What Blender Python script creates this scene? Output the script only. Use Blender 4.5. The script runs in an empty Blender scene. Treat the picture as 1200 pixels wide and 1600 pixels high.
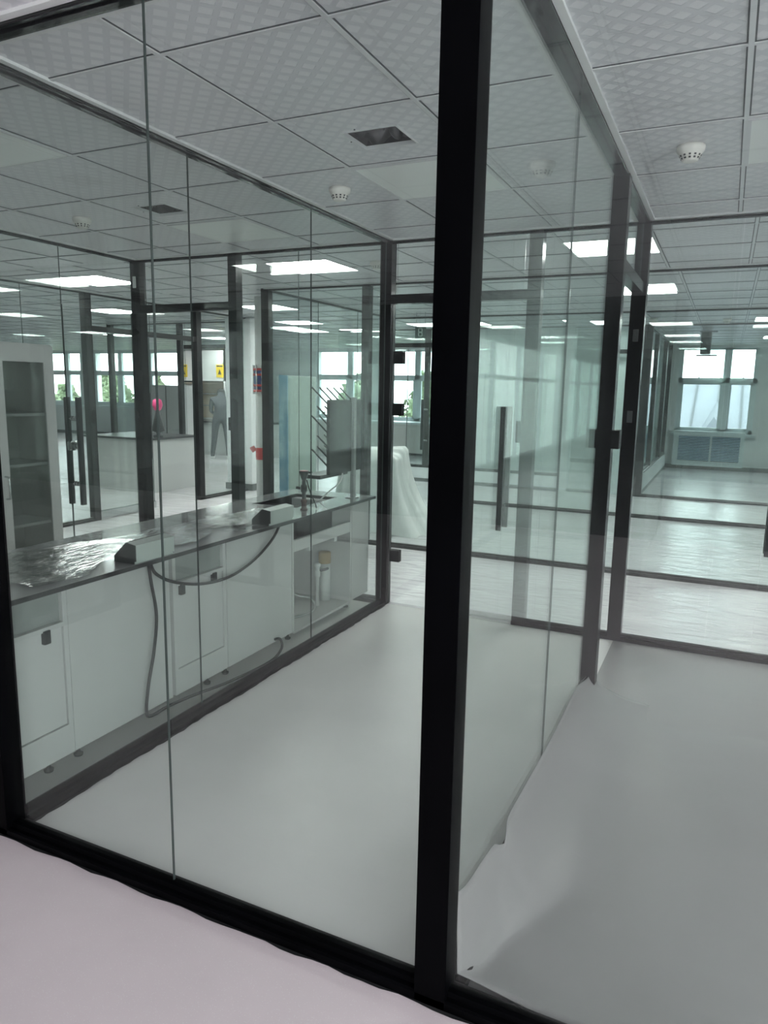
import bpy, bmesh, math, random
from mathutils import Vector, Matrix
random.seed(7)
S = bpy.context.scene
COL = S.collection
R = math.radians

# ------------------------------------------------------------------ camera
CH = 2.555          # ceiling height
yaw, pitch, roll = 0.43784465, -0.17001528, 0.01744171
cy, sy = math.cos(yaw), math.sin(yaw); cp, sp = math.cos(pitch), math.sin(pitch)
fwd = Vector((-sy*cp, cy*cp, sp)); rgt = Vector((cy, sy, 0)); up = rgt.cross(fwd)
r2 = rgt*math.cos(roll)+up*math.sin(roll); u2 = -rgt*math.sin(roll)+up*math.cos(roll)
cam_d = bpy.data.cameras.new('camera'); cam = bpy.data.objects.new('camera', cam_d); COL.objects.link(cam)
M = Matrix((r2, u2, -fwd)).transposed().to_4x4(); M.translation = Vector((0, 0, 1.565)); cam.matrix_world = M
cam_d.sensor_fit = 'VERTICAL'; cam_d.sensor_height = 36; cam_d.lens = 36*1126.2/1600
cam_d.clip_start = 0.05; cam_d.clip_end = 300
S.camera = cam

# ------------------------------------------------------------------ world, light, exposure
S.view_settings.view_transform = 'Standard'; S.view_settings.look = 'None'
S.view_settings.gamma = 1.0; S.view_settings.use_curve_mapping = False
S.view_settings.exposure = 0.66
W = bpy.data.worlds.new('overcast'); S.world = W; W.use_nodes = True
bg = W.node_tree.nodes['Background']; bg.inputs[0].default_value = (0.97, 0.97, 1.0, 1); bg.inputs[1].default_value = 6.5
S.cycles.transparent_max_bounces = 96; S.cycles.max_bounces = 10; S.cycles.diffuse_bounces = 5
S.cycles.glossy_bounces = 4; S.cycles.transmission_bounces = 4; S.cycles.use_denoising = True
S.cycles.sample_clamp_indirect = 6.0
S.cycles.caustics_reflective = False; S.cycles.caustics_refractive = False
LIT = 21.0           # ceiling light panel emission

def portal(name, loc, sx, sy_, rot):
    l = bpy.data.lights.new(name, 'AREA'); l.shape = 'RECTANGLE'; l.size = sx; l.size_y = sy_
    l.cycles.is_portal = True
    o = bpy.data.objects.new(name, l); COL.objects.link(o); o.location = loc; o.rotation_euler = rot
    return o

# ------------------------------------------------------------------ materials
def new_mat(name):
    m = bpy.data.materials.new(name); m.use_nodes = True
    nt = m.node_tree; return m, nt, nt.nodes['Principled BSDF'], nt.nodes['Material Output']
def rgb(c): return (c[0], c[1], c[2], 1)
def mat(name, col, rough=0.5, metal=0.0, noise=0.0, nscale=8.0, bump=0.0, bscale=60.0, col2=None, coat=0.0, spec=None, stretch=None):
    m, nt, p, out = new_mat(name)
    p.inputs['Base Color'].default_value = rgb(col); p.inputs['Roughness'].default_value = rough
    p.inputs['Metallic'].default_value = metal
    if coat: p.inputs['Coat Weight'].default_value = coat
    if spec is not None: p.inputs['Specular IOR Level'].default_value = spec
    tc = nt.nodes.new('ShaderNodeTexCoord'); vec = tc.outputs['Object']
    if stretch:
        mp = nt.nodes.new('ShaderNodeMapping'); mp.inputs['Scale'].default_value = stretch
        nt.links.new(vec, mp.inputs[0]); vec = mp.outputs[0]
    if noise or col2:
        n = nt.nodes.new('ShaderNodeTexNoise'); n.inputs['Scale'].default_value = nscale; n.inputs['Detail'].default_value = 5
        nt.links.new(vec, n.inputs['Vector'])
        rp = nt.nodes.new('ShaderNodeValToRGB'); rp.color_ramp.elements[0].position = 0.3; rp.color_ramp.elements[1].position = 0.7
        c2 = col2 if col2 else tuple(min(1, v*(1+noise)) for v in col)
        c1 = col if col2 else tuple(v*(1-noise) for v in col)
        rp.color_ramp.elements[0].color = rgb(c1); rp.color_ramp.elements[1].color = rgb(c2)
        nt.links.new(n.outputs['Fac'], rp.inputs[0]); nt.links.new(rp.outputs[0], p.inputs['Base Color'])
    if bump:
        n2 = nt.nodes.new('ShaderNodeTexNoise'); n2.inputs['Scale'].default_value = bscale; n2.inputs['Detail'].default_value = 4
        nt.links.new(vec, n2.inputs['Vector'])
        b = nt.nodes.new('ShaderNodeBump'); b.inputs['Strength'].default_value = bump; b.inputs['Distance'].default_value = 0.01
        nt.links.new(n2.outputs['Fac'], b.inputs['Height']); nt.links.new(b.outputs[0], p.inputs['Normal'])
    return m

def glass_mat(name, tint, haze=0.0, rough=0.0, f0=0.04):
    m, nt, p, out = new_mat(name); nt.nodes.remove(p); N = nt.nodes.new
    lw = N('ShaderNodeLayerWeight'); lw.inputs['Blend'].default_value = 0.5
    pw = N('ShaderNodeMath'); pw.operation = 'POWER'; pw.inputs[1].default_value = 5.7; nt.links.new(lw.outputs['Facing'], pw.inputs[0])
    ml = N('ShaderNodeMath'); ml.operation = 'MULTIPLY_ADD'; ml.inputs[1].default_value = 1-f0; ml.inputs[2].default_value = f0; nt.links.new(pw.outputs[0], ml.inputs[0])
    tr = N('ShaderNodeBsdfTransparent'); tr.inputs[0].default_value = rgb(tint)
    gl = N('ShaderNodeBsdfGlossy'); gl.inputs['Roughness'].default_value = rough; gl.inputs['Color'].default_value = (0.95, 1, 0.98, 1)
    mx = N('ShaderNodeMixShader'); nt.links.new(ml.outputs[0], mx.inputs[0]); nt.links.new(tr.outputs[0], mx.inputs[1]); nt.links.new(gl.outputs[0], mx.inputs[2])
    last = mx
    if haze:   # dusty smears on the pane
        df = N('ShaderNodeBsdfDiffuse'); df.inputs[0].default_value = (0.75, 0.8, 0.79, 1)
        tc = N('ShaderNodeTexCoord'); nz = N('ShaderNodeTexNoise'); nz.inputs['Scale'].default_value = 2.2; nz.inputs['Detail'].default_value = 7; nz.inputs['Roughness'].default_value = 0.65
        nt.links.new(tc.outputs['Object'], nz.inputs['Vector'])
        mr = N('ShaderNodeMapRange'); mr.inputs[1].default_value = 0.45; mr.inputs[2].default_value = 0.85; mr.inputs[3].default_value = haze*0.35; mr.inputs[4].default_value = haze*3.5
        nt.links.new(nz.outputs['Fac'], mr.inputs[0])
        m2 = N('ShaderNodeMixShader'); nt.links.new(mr.outputs[0], m2.inputs[0]); nt.links.new(mx.outputs[0], m2.inputs[1]); nt.links.new(df.outputs[0], m2.inputs[2]); last = m2
    nt.links.new(last.outputs[0], out.inputs[0])
    return m

GLASS = glass_mat('partition_glass', (0.952, 0.972, 0.964), haze=0.004)
GLASSF = glass_mat('far_partition_glass', (0.937, 0.968, 0.962), haze=0.007)
WINGLASS = glass_mat('window_glass', (0.96, 0.98, 0.98))
EDGE = mat('glass_edge', (0.045, 0.062, 0.058), 0.3)
FRONTB = mat('matt_black_front_frame', (0.0012, 0.0013, 0.0017), 0.35, noise=0.3, nscale=3, spec=0.03)
TOPB = mat('polished_black_top_rail', (0.012, 0.013, 0.014), 0.06)
BLACK = mat('black_anodised_frame', (0.004, 0.0045, 0.005), 0.22, noise=0.3, nscale=3, spec=0.12)
BLACKD = mat('dusty_black_frame', (0.009, 0.010, 0.011), 0.28, col2=(0.028, 0.030, 0.030), nscale=12, spec=0.25)
HANDLE = mat('handle_black', (0.03, 0.033, 0.035), 0.3)
CHROME = mat('brushed_steel', (0.55, 0.57, 0.57), 0.25, 1.0)
WHITEM = mat('white_powder_coat', (0.72, 0.74, 0.73), 0.35, noise=0.03, nscale=3)
ANGLE = mat('white_wall_angle', (0.66, 0.68, 0.67), 0.4, noise=0.03)
TBAR = mat('ceiling_t_bar', (0.60, 0.61, 0.62), 0.3, noise=0.03)
BARSHADE = mat('t_bar_painted_shadow', (0.05, 0.055, 0.06), 0.6)  # shadow gaps beside the T-bars, painted as dark strips
PLAIN = mat('unlit_diffuser', (0.80, 0.83, 0.80), 0.35, noise=0.02)
WALL = mat('white_wall_paint', (0.72, 0.735, 0.74), 0.7, noise=0.04, nscale=1.5)
BASEB = mat('grey_baseboard', (0.10, 0.11, 0.11), 0.4, noise=0.1)
DARK = mat('dark_void', (0.015, 0.015, 0.016), 0.8, noise=0.2)
BENCH = mat('grey_bench_top', (0.36, 0.36, 0.365), 0.14, noise=0.12, nscale=4, bump=0.03, bscale=30, coat=0.8)
BENCHE = mat('dark_bench_edge', (0.035, 0.037, 0.04), 0.35, noise=0.1)
CABW = mat('white_cabinet_steel', (0.58, 0.58, 0.57), 0.35, noise=0.03, nscale=2)
WFR = mat('white_window_frame', (0.70, 0.78, 0.80), 0.4, noise=0.03)
CABIN = mat('cabinet_inside_grey', (0.30, 0.32, 0.31), 0.5, noise=0.08)
GREYCAB = mat('grey_cabinet_steel', (0.42, 0.44, 0.43), 0.35, noise=0.03)
CABLE = mat('black_cable_rubber', (0.02, 0.021, 0.022), 0.4)
CHAR = mat('charcoal_plastic', (0.03, 0.035, 0.035), 0.4, noise=0.15)
SOCK = mat('grey_green_aluminium', (0.50, 0.54, 0.51), 0.4, noise=0.04)
BROWN = mat('brown_red_plastic', (0.10, 0.05, 0.05), 0.4)
RED = mat('red_enamel', (0.55, 0.05, 0.05), 0.35)
BLUE = mat('blue_enamel', (0.05, 0.10, 0.32), 0.35)
PINK = mat('pink_plastic', (0.75, 0.06, 0.22), 0.4)
WPIPE = mat('white_pvc', (0.70, 0.72, 0.70), 0.35)
GPIPE = mat('grey_hose', (0.35, 0.36, 0.35), 0.5)
YELL = mat('yellow_sticker', (0.85, 0.62, 0.03), 0.5)
TAN = mat('brown_foam_cap', (0.45, 0.33, 0.17), 0.6)
BEIGE = mat('beige_board', (0.62, 0.52, 0.40), 0.6, noise=0.05)
FOAM = mat('white_foam_sheet', (0.74, 0.76, 0.74), 0.6, noise=0.05, bump=0.5, bscale=14, stretch=(3, 3, 0.6))
BLUEF = mat('blue_protective_film', (0.12, 0.33, 0.50), 0.3, col2=(0.45, 0.65, 0.72), nscale=5)
GREENF = mat('grey_green_film', (0.38, 0.46, 0.42), 0.3, noise=0.08, nscale=3, bump=0.3, bscale=9)
TROU = mat('dark_trousers', (0.035, 0.04, 0.05), 0.8, noise=0.1)
SHOE = mat('white_shoe', (0.7, 0.7, 0.7), 0.5)
HAIR = mat('black_hair', (0.012, 0.011, 0.01), 0.6)
SKIN = mat('skin', (0.55, 0.36, 0.28), 0.5)
ROOF = mat('pale_metal_roof', (0.14, 0.145, 0.175), 0.5, noise=0.06, nscale=1)
SEAM = mat('roof_seam', (0.045, 0.05, 0.06), 0.5)
BARK = mat('bark', (0.12, 0.09, 0.06), 0.9, noise=0.2)
LEAF = mat('pale_green_leaves', (0.12, 0.17, 0.085), 0.6, col2=(0.19, 0.24, 0.14), nscale=2)
GRASS = mat('outdoor_grass', (0.10, 0.15, 0.05), 0.9, noise=0.2, nscale=0.5)
PAPER = mat('pale_paper', (0.7, 0.72, 0.7), 0.6)
GLYPH = mat('sign_glyph', (0.45, 0.55, 0.50), 0.5)
SIGN = mat('sign_plate', (0.04, 0.07, 0.06), 0.4)
FOIL = mat('crumpled_duct_foil', (0.10, 0.10, 0.105), 0.35, 0.6, bump=1.0, bscale=9)
VALVE = mat('detector_plastic', (0.74, 0.73, 0.68), 0.4)

def emis(name, col, st):
    m, nt, p, out = new_mat(name); nt.nodes.remove(p)
    e = nt.nodes.new('ShaderNodeEmission'); e.inputs[0].default_value = rgb(col); e.inputs[1].default_value = st
    nt.links.new(e.outputs[0], out.inputs[0]); return m
PANEL = emis('lit_light_panel', (1, 0.99, 0.97), LIT)

def ceiling_mat():
    m, nt, p, out = new_mat('embossed_ceiling_tile'); N = nt.nodes.new; L = nt.links.new
    geo = N('ShaderNodeNewGeometry'); sx = N('ShaderNodeSeparateXYZ'); L(geo.outputs['Position'], sx.inputs[0])
    def mth(op, a, b=None, c=None):
        n = N('ShaderNodeMath'); n.operation = op
        for i, v in enumerate((a, b, c)):
            if v is None: continue
            if isinstance(v, (int, float)): n.inputs[i].default_value = v
            else: L(v, n.inputs[i])
        return n.outputs[0]
    P = 0.080
    a = mth('ADD', sx.outputs['X'], sx.outputs['Y']); b = mth('SUBTRACT', sx.outputs['X'], sx.outputs['Y'])
    def tri(v):
        f = mth('FRACT', mth('DIVIDE', v, P)); return mth('ABSOLUTE', mth('SUBTRACT', f, 0.5))   # 0 centre .. .5 edge
    mxv = mth('MAXIMUM', tri(a), mth('ADD', tri(b), 0.03))
    mr = N('ShaderNodeMapRange'); mr.interpolation_type = 'SMOOTHSTEP'
    mr.inputs[1].default_value = 0.31; mr.inputs[2].default_value = 0.37; mr.inputs[3].default_value = 1; mr.inputs[4].default_value = 0; L(mxv, mr.inputs[0])
    mixc = N('ShaderNodeMix'); mixc.data_type = 'RGBA'; L(mr.outputs[0], mixc.inputs['Factor'])
    mixc.inputs['A'].default_value = (0.575, 0.585, 0.61, 1); mixc.inputs['B'].default_value = (0.69, 0.695, 0.71, 1)
    L(mixc.outputs['Result'], p.inputs['Base Color'])
    rr = N('ShaderNodeMapRange'); rr.inputs[3].default_value = 0.30; rr.inputs[4].default_value = 0.5; L(mr.outputs[0], rr.inputs[0]); L(rr.outputs[0], p.inputs['Roughness'])
    bp = N('ShaderNodeBump'); bp.inputs['Strength'].default_value = 0.35; bp.inputs['Distance'].default_value = 0.002; L(mr.outputs[0], bp.inputs['Height']); L(bp.outputs[0], p.inputs['Normal'])
    return m
CEIL = ceiling_mat()

def floor_mat(name, col, wave, rough=0.35, speck=0.0):
    m, nt, p, out = new_mat(name); N = nt.nodes.new; L = nt.links.new
    tc = N('ShaderNodeTexCoord')
    n = N('ShaderNodeTexNoise'); n.inputs['Scale'].default_value = 1.3; n.inputs['Detail'].default_value = 8; n.inputs['Roughness'].default_value = 0.6
    L(tc.outputs['Object'], n.inputs['Vector'])
    rp = N('ShaderNodeValToRGB'); rp.color_ramp.elements[0].position = 0.25; rp.color_ramp.elements[1].position = 0.75
    rp.color_ramp.elements[0].color = rgb(tuple(v*0.90 for v in col)); rp.color_ramp.elements[1].color = rgb(tuple(min(1, v*1.06) for v in col))
    L(n.outputs['Fac'], rp.inputs[0]); src = rp.outputs[0]
    v = N('ShaderNodeTexVoronoi'); v.inputs['Scale'].default_value = 150; L(tc.outputs['Object'], v.inputs['Vector'])
    mr = N('ShaderNodeMapRange'); mr.inputs[1].default_value = 0.12; mr.inputs[2].default_value = 0.22; mr.inputs[3].default_value = speck; mr.inputs[4].default_value = 0; L(v.outputs['Distance'], mr.inputs[0])
    mx = N('ShaderNodeMix'); mx.data_type = 'RGBA'; L(mr.outputs[0], mx.inputs['Factor']); L(src, mx.inputs['A']); mx.inputs['B'].default_value = (0.85, 0.85, 0.83, 1)
    L(mx.outputs['Result'], p.inputs['Base Color'])
    r2_ = N('ShaderNodeMapRange'); r2_.inputs[3].default_value = rough-0.08; r2_.inputs[4].default_value = rough+0.1; L(n.outputs['Fac'], r2_.inputs[0]); L(r2_.outputs[0], p.inputs['Roughness'])
    mp = N('ShaderNodeMapping'); mp.inputs['Scale'].default_value = (1.2, 4.0, 1); L(tc.outputs['Object'], mp.inputs[0])
    n2 = N('ShaderNodeTexNoise'); n2.inputs['Scale'].default_value = 2.2; n2.inputs['Detail'].default_value = 4; n2.inputs['Distortion'].default_value = 0.8; L(mp.outputs[0], n2.inputs['Vector'])
    n3 = N('ShaderNodeTexNoise'); n3.inputs['Scale'].default_value = 90; L(tc.outputs['Object'], n3.inputs['Vector'])
    b = N('ShaderNodeBump'); b.inputs['Strength'].default_value = wave; b.inputs['Distance'].default_value = 0.03; L(n2.outputs['Fac'], b.inputs['Height'])
    b2 = N('ShaderNodeBump'); b2.inputs['Strength'].default_value = 0.08; b2.inputs['Distance'].default_value = 0.002; L(n3.outputs['Fac'], b2.inputs['Height']); L(b.outputs[0], b2.inputs['Normal'])
    L(b2.outputs[0], p.inputs['Normal'])
    return m
FLOORA = floor_mat('hall_floor_vinyl', (0.71, 0.635, 0.65), 0.02, 0.5, speck=0.45)
FLOORB = floor_mat('room_floor_vinyl', (0.78, 0.765, 0.75), 0.05, 0.36, speck=0.12)
SHEETM = floor_mat('grey_sheet_vinyl', (0.315, 0.31, 0.305), 0.05, 0.42, speck=0.08)
FLOORC = floor_mat('far_floor_vinyl', (0.58, 0.565, 0.58), 0.75, 0.22)

def film_mat():
    m, nt, p, out = new_mat('clear_protective_film'); nt.nodes.remove(p); N = nt.nodes.new; L = nt.links.new
    tr = N('ShaderNodeBsdfTransparent'); tr.inputs[0].default_value = (0.93, 0.95, 0.95, 1)
    gl = N('ShaderNodeBsdfGlossy'); gl.inputs['Roughness'].default_value = 0.12
    tc = N('ShaderNodeTexCoord'); mp = N('ShaderNodeMapping'); mp.inputs['Scale'].default_value = (6, 2.0, 1); L(tc.outputs['Object'], mp.inputs[0])
    nz = N('ShaderNodeTexNoise'); nz.inputs['Scale'].default_value = 5; nz.inputs['Detail'].default_value = 5; nz.inputs['Distortion'].default_value = 1; L(mp.outputs[0], nz.inputs['Vector'])
    b = N('ShaderNodeBump'); b.inputs['Strength'].default_value = 0.5; b.inputs['Distance'].default_value = 0.01; L(nz.outputs['Fac'], b.inputs['Height']); L(b.outputs[0], gl.inputs['Normal'])
    mx = N('ShaderNodeMixShader'); mx.inputs[0].default_value = 0.62; L(tr.outputs[0], mx.inputs[1]); L(gl.outputs[0], mx.inputs[2]); L(mx.outputs[0], out.inputs[0])
    return m
FILM = film_mat()

# ------------------------------------------------------------------ mesh helpers
class MB:
    def __init__(s): s.v = []; s.f = []; s.m = []; s.sm = []
    def add(s, vs, fs, mi=0, smooth=False):
        o = len(s.v); s.v += [tuple(x) for x in vs]
        for f in fs: s.f.append(tuple(i+o for i in f)); s.m.append(mi); s.sm.append(smooth)
        return s
    def box(s, x0, x1, y0, y1, z0, z1, mi=0, side=None):
        vs = [(x0,y0,z0),(x1,y0,z0),(x1,y1,z0),(x0,y1,z0),(x0,y0,z1),(x1,y0,z1),(x1,y1,z1),(x0,y1,z1)]
        fs = [(0,3,2,1),(4,5,6,7),(0,1,5,4),(1,2,6,5),(2,3,7,6),(3,0,4,7)]
        if side is None: return s.add(vs, fs, mi)
        # glass pane: big faces mi, edges side index
        o = len(s.v); s.v += vs
        big = (2, 4) if (x1-x0) > (y1-y0) else (3, 5)
        for k, f in enumerate(fs): s.f.append(tuple(i+o for i in f)); s.m.append(mi if k in big else side); s.sm.append(False)
        return s
    def bbox(s, x0, x1, y0, y1, z0, z1, b=0.004, mi=0):   # box with chamfered vertical and top edges
        bm = bmesh.new(); bmesh.ops.create_cube(bm, size=1)
        for v in bm.verts: v.co = Vector(((x0+x1)/2+v.co.x*(x1-x0), (y0+y1)/2+v.co.y*(y1-y0), (z0+z1)/2+v.co.z*(z1-z0)))
        bmesh.ops.bevel(bm, geom=bm.edges[:], offset=b, segments=2, profile=0.7, affect='EDGES')
        bm.verts.index_update(); s.add([v.co[:] for v in bm.verts], [[v.index for v in f.verts] for f in bm.faces], mi); bm.free(); return s
    def prism(s, prof, axis, a0, a1, mi=0, off=(0, 0, 0)):   # prof in (p,q); axis 'x': p=y,q=z ; 'y': p=x,q=z ; 'z': p=x,q=y
        n = len(prof); vs = []
        for a in (a0, a1):
            for p, q in prof:
                c = (a, p, q) if axis == 'x' else ((p, a, q) if axis == 'y' else (p, q, a))
                vs.append((c[0]+off[0], c[1]+off[1], c[2]+off[2]))
        fs = [tuple(range(n-1, -1, -1)), tuple(range(n, 2*n))]+[(i, (i+1) % n, n+(i+1) % n, n+i) for i in range(n)]
        return s.add(vs, fs, mi)
    def lathe(s, prof, c=(0, 0, 0), seg=24, mi=0, axis='z'):
        vs = []; fs = []; n = len(prof)
        for k in range(seg):
            a = 2*math.pi*k/seg
            for r, z in prof:
                p = (r*math.cos(a), r*math.sin(a), z)
                if axis == 'x': p = (p[2], p[0], p[1])
                if axis == 'y': p = (p[0], p[2], p[1])
                vs.append((p[0]+c[0], p[1]+c[1], p[2]+c[2]))
        for k in range(seg):
            k2 = (k+1) % seg
            for i in range(n-1): fs.append((k*n+i, k2*n+i, k2*n+i+1, k*n+i+1))
        s.add(vs, fs, mi, True)
        o = len(s.v)-len(vs)
        for i in (0, n-1):
            if prof[i][0] > 1e-6:
                s.f.append(tuple(o+k*n+i for k in (range(seg) if i else range(seg-1, -1, -1)))); s.m.append(mi); s.sm.append(False)
        return s
    def tube(s, pts, r, seg=10, mi=0, smooth_pts=True):
        pts = [Vector(p) for p in pts]
        if smooth_pts and len(pts) > 2:
            q = []
            P = [pts[0]]+pts+[pts[-1]]
            for i in range(1, len(P)-2):
                for t in [j/6 for j in range(6)]:
                    a, b, c, d = P[i-1], P[i], P[i+1], P[i+2]
                    q.append(0.5*((2*b)+(c-a)*t+(2*a-5*b+4*c-d)*t*t+(-a+3*b-3*c+d)*t**3))
            q.append(pts[-1]); pts = q
        vs = []; fs = []; ref = Vector((0.13, 0.31, 0.94))
        for i, p in enumerate(pts):
            d = (pts[min(i+1, len(pts)-1)]-pts[max(i-1, 0)])
            d = d.normalized() if d.length > 0 else Vector((0, 0, 1))
            rr = ref - d*ref.dot(d)
            if rr.length < 0.1: rr = Vector((1, 0, 0))-d*d.x
            a = rr.normalized(); b = d.cross(a); ref = a
            for k in range(seg):
                t = 2*math.pi*k/seg; vs.append(tuple(p+a*(r*math.cos(t))+b*(r*math.sin(t))))
        for i in range(len(pts)-1):
            for k in range(seg):
                k2 = (k+1) % seg; fs.append((i*seg+k, i*seg+k2, (i+1)*seg+k2, (i+1)*seg+k))
        s.add(vs, fs, mi, True)
        o = len(s.v)-len(vs)
        s.f.append(tuple(o+k for k in range(seg-1, -1, -1))); s.m.append(mi); s.sm.append(False)
        s.f.append(tuple(o+(len(pts)-1)*seg+k for k in range(seg))); s.m.append(mi); s.sm.append(False)
        return s
    def build(s, name, mats, parent=None, world=True, loc=None):
        me = bpy.data.meshes.new(name)
        off = Vector((0, 0, 0))
        if world and parent is not None:
            q = parent
            while q is not None: off += q.location; q = q.parent
        if loc is not None: off += Vector(loc)
        me.from_pydata([(a-off.x, b-off.y, c-off.z) for a, b, c in s.v], [], s.f)
        if not isinstance(mats, (list, tuple)): mats = [mats]
        for m_ in mats: me.materials.append(m_)
        me.polygons.foreach_set('material_index', s.m); me.polygons.foreach_set('use_smooth', s.sm); me.update()
        o = bpy.data.objects.new(name, me); COL.objects.link(o)
        if parent is not None: o.parent = parent
        if loc is not None and parent is None: o.location = loc
        return o

def empty(name, loc=(0, 0, 0), rz=0.0):
    o = bpy.data.objects.new(name, None); COL.objects.link(o); o.location = loc; o.rotation_euler.z = rz; o.empty_display_size = 0.1
    return o
def tag(o, label=None, cat=None, group=None, kind=None):
    if label: o['label'] = label
    if cat: o['category'] = cat
    if group: o['group'] = group
    if kind: o['kind'] = kind
    return o
def thing(name, label, cat, loc=(0, 0, 0), rz=0.0, group=None): return tag(empty(name, loc, rz), label, cat, group)
def struct(name, loc=(0, 0, 0), label=None): return tag(empty(name, loc), label, None, None, 'structure')
def kids(o): return [c for c in bpy.data.objects if c.parent == o]
def copy_tree(o, parent=None):
    c = o.copy(); COL.objects.link(c); c.parent = parent
    for ch in kids(o): copy_tree(ch, c)
    return c
def place(proto, first, loc, rz=0.0, label=None, group=None):
    o = proto if first else copy_tree(proto)
    o.location = loc; o.rotation_euler.z = rz
    if label: o['label'] = label
    if group: o['group'] = group
    return o

# ------------------------------------------------------------------ floors
def plane(name, x0, x1, y0, y1, z, m):
    o = MB().box(x0, x1, y0, y1, z-0.08, z).build(name, m); return tag(o, None, None, None, 'structure')
X0, X1, YB, YW = -20.0, 5.5, -5.0, 16.5
fo = plane('floor', X0, 2.7, YB, 1.53, 0.0, FLOORA); fo['label'] = 'pinkish grey speckled vinyl floor of the hall in front'
fo = plane('floor_right_room', -0.53, X1, 1.53, 4.66, 0.0, SHEETM); fo['label'] = 'darker grey vinyl floor of the right room'
fo = plane('floor_room', X0, -0.53, 1.53, 4.66, 0.0, FLOORB); fo['label'] = 'pale grey vinyl floor inside the glass rooms'
fo = plane('floor_corridor', X0, X1, 4.66, YW, 0.0, FLOORC); fo['label'] = 'glossy pale floor of the corridor and far rooms'

# ------------------------------------------------------------------ ceiling (slab with two open hatches) and its T-bar grid
HATCH = [(-1.475, -1.235, 2.685, 2.905), (-3.165, -2.925, 3.30, 3.53)]
m = MB()
xs = sorted(set([X0, 2.7, X1]+[h[i] for h in HATCH for i in (0, 1)])); ys = sorted(set([YB, 1.5, YW+0.3]+[h[i] for h in HATCH for i in (2, 3)]))
for i in range(len(xs)-1):
    for j in range(len(ys)-1):
        cx, cyy = (xs[i]+xs[i+1])/2, (ys[j]+ys[j+1])/2
        if any(h[0] < cx < h[1] and h[2] < cyy < h[3] for h in HATCH) or (cx > 2.7 and cyy < 1.5): continue
        m.box(xs[i], xs[i+1], ys[j], ys[j+1], CH, CH+0.012)
tag(m.build('ceiling', CEIL), 'white embossed square patterned ceiling tiles', None, None, 'structure')
def tgrid(x0, x1, y0, y1, gx, gy):
    m = MB()
    for x in gx:
        if x0 < x < x1:
            m.box(x-0.008, x+0.008, y0, y1, CH-0.006, CH, 0); m.box(x-0.013, x-0.008, y0, y1, CH-0.002, CH, 1); m.box(x+0.008, x+0.013, y0, y1, CH-0.002, CH, 1)
    for y in gy:
        if y0 < y < y1:
            m.box(x0, x1, y-0.007, y+0.007, CH-0.0055, CH, 0); m.box(x0, x1, y-0.012, y-0.007, CH-0.0018, CH, 1); m.box(x0, x1, y+0.007, y+0.012, CH-0.0018, CH, 1)
    return m
GY = [1.871-0.612*3+0.6115*k for k in range(30)]
zones = [(-2.14, -0.58, 1.62, 4.62, [-1.656, -1.072]), (-0.49, X1, 1.62, 4.62, [-0.028+0.6*k for k in range(9)]),
         (-4.40, -2.22, 1.62, 4.62, [-2.71-0.585*k for k in range(3)]), (X0, -4.48, 1.62, 4.62, [-5.0-0.6*k for k in range(25)]),
         (X0, 2.5, -4.9, 1.50, [-0.4+0.6*k for k in range(-32, 10)]), (X0, X1, 4.70, 6.42, [-0.52+0.583*k for k in range(-33, 10)]),
         (X0, X1, 6.48, YW, [-0.45+0.583*k for k in range(-33, 10)])]
for z in zones:
    yy = [1.45-0.61*k for k in range(1, 11)] if z[3] < 1.55 else GY
    tag(tgrid(z[0], z[1], z[2], z[3], z[4], yy).build('ceiling_grid', [TBAR, BARSHADE]), 'white metal T-bars between the ceiling tiles', None, None, 'structure')
# plenum above
tag(MB().box(-4, -0.8, 2.3, 4.0, CH+0.35, CH+0.36).box(-4, -0.8, 2.3, 2.31, CH+0.012, CH+0.36).box(-4, -0.8, 3.99, 4, CH+0.012, CH+0.36)
    .box(-4, -3.99, 2.3, 4, CH+0.012, CH+0.36).box(-0.81, -0.8, 2.3, 4, CH+0.012, CH+0.36).build('ceiling_plenum', DARK), 'dark void above the ceiling tiles', None, None, 'structure')
for k, h in enumerate(HATCH):
    t = thing('ceiling_opening', ['square hole cut in the ceiling tile just left of the central black post, dark foil duct inside', 'square hole cut in the ceiling tile above the bench beyond the left glass'][k], 'ceiling opening', ((h[0]+h[1])/2, (h[2]+h[3])/2, CH), group=None)
    f = MB()
    for a in ((h[0]-.004, h[0]+.006, h[2], h[3]), (h[1]-.006, h[1]+.004, h[2], h[3]), (h[0], h[1], h[2]-.004, h[2]+.006), (h[0], h[1], h[3]-.006, h[3]+.004)):
        f.box(a[0], a[1], a[2], a[3], CH-0.003, CH+0.012)
    f.build('cut_edge', TBAR, t)
    sc = MB()
    for (dx, dy) in ((0.3, -0.02), (0.75, 0.02), (-0.02, 0.3)):
        x = h[0]+dx*(h[1]-h[0]); y = h[2]+(dy if dy > 0.1 else dy)*1.0+(0 if dy > 0.1 else 0)
        sc.lathe([(0.004, -0.004), (0.003, 0.0)], (x, y if abs(dy) < .1 else h[2]+.1, CH-0.001), 8)
    sc.build('screw', HANDLE, t)
    # crumpled foil duct lying above
    bm = bmesh.new(); bmesh.ops.create_grid(bm, x_segments=24, y_segments=24, size=0.5)
    vs = []
    for v in bm.verts:
        x, y = v.co.x*0.42, v.co.y*0.42
        z = 0.10+0.05*math.sin(x*30+4*math.sin(y*17))+0.03*math.sin(y*41+x*23)+random.uniform(-.008, .008)
        vs.append(((h[0]+h[1])/2+x, (h[2]+h[3])/2+y, CH+z))
    bm.verts.index_update(); fm = MB().add(vs, [[v.index for v in f_.verts] for f_ in bm.faces], 0, True); bm.free()
    fm.build('duct_foil', FOIL, t)

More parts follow.
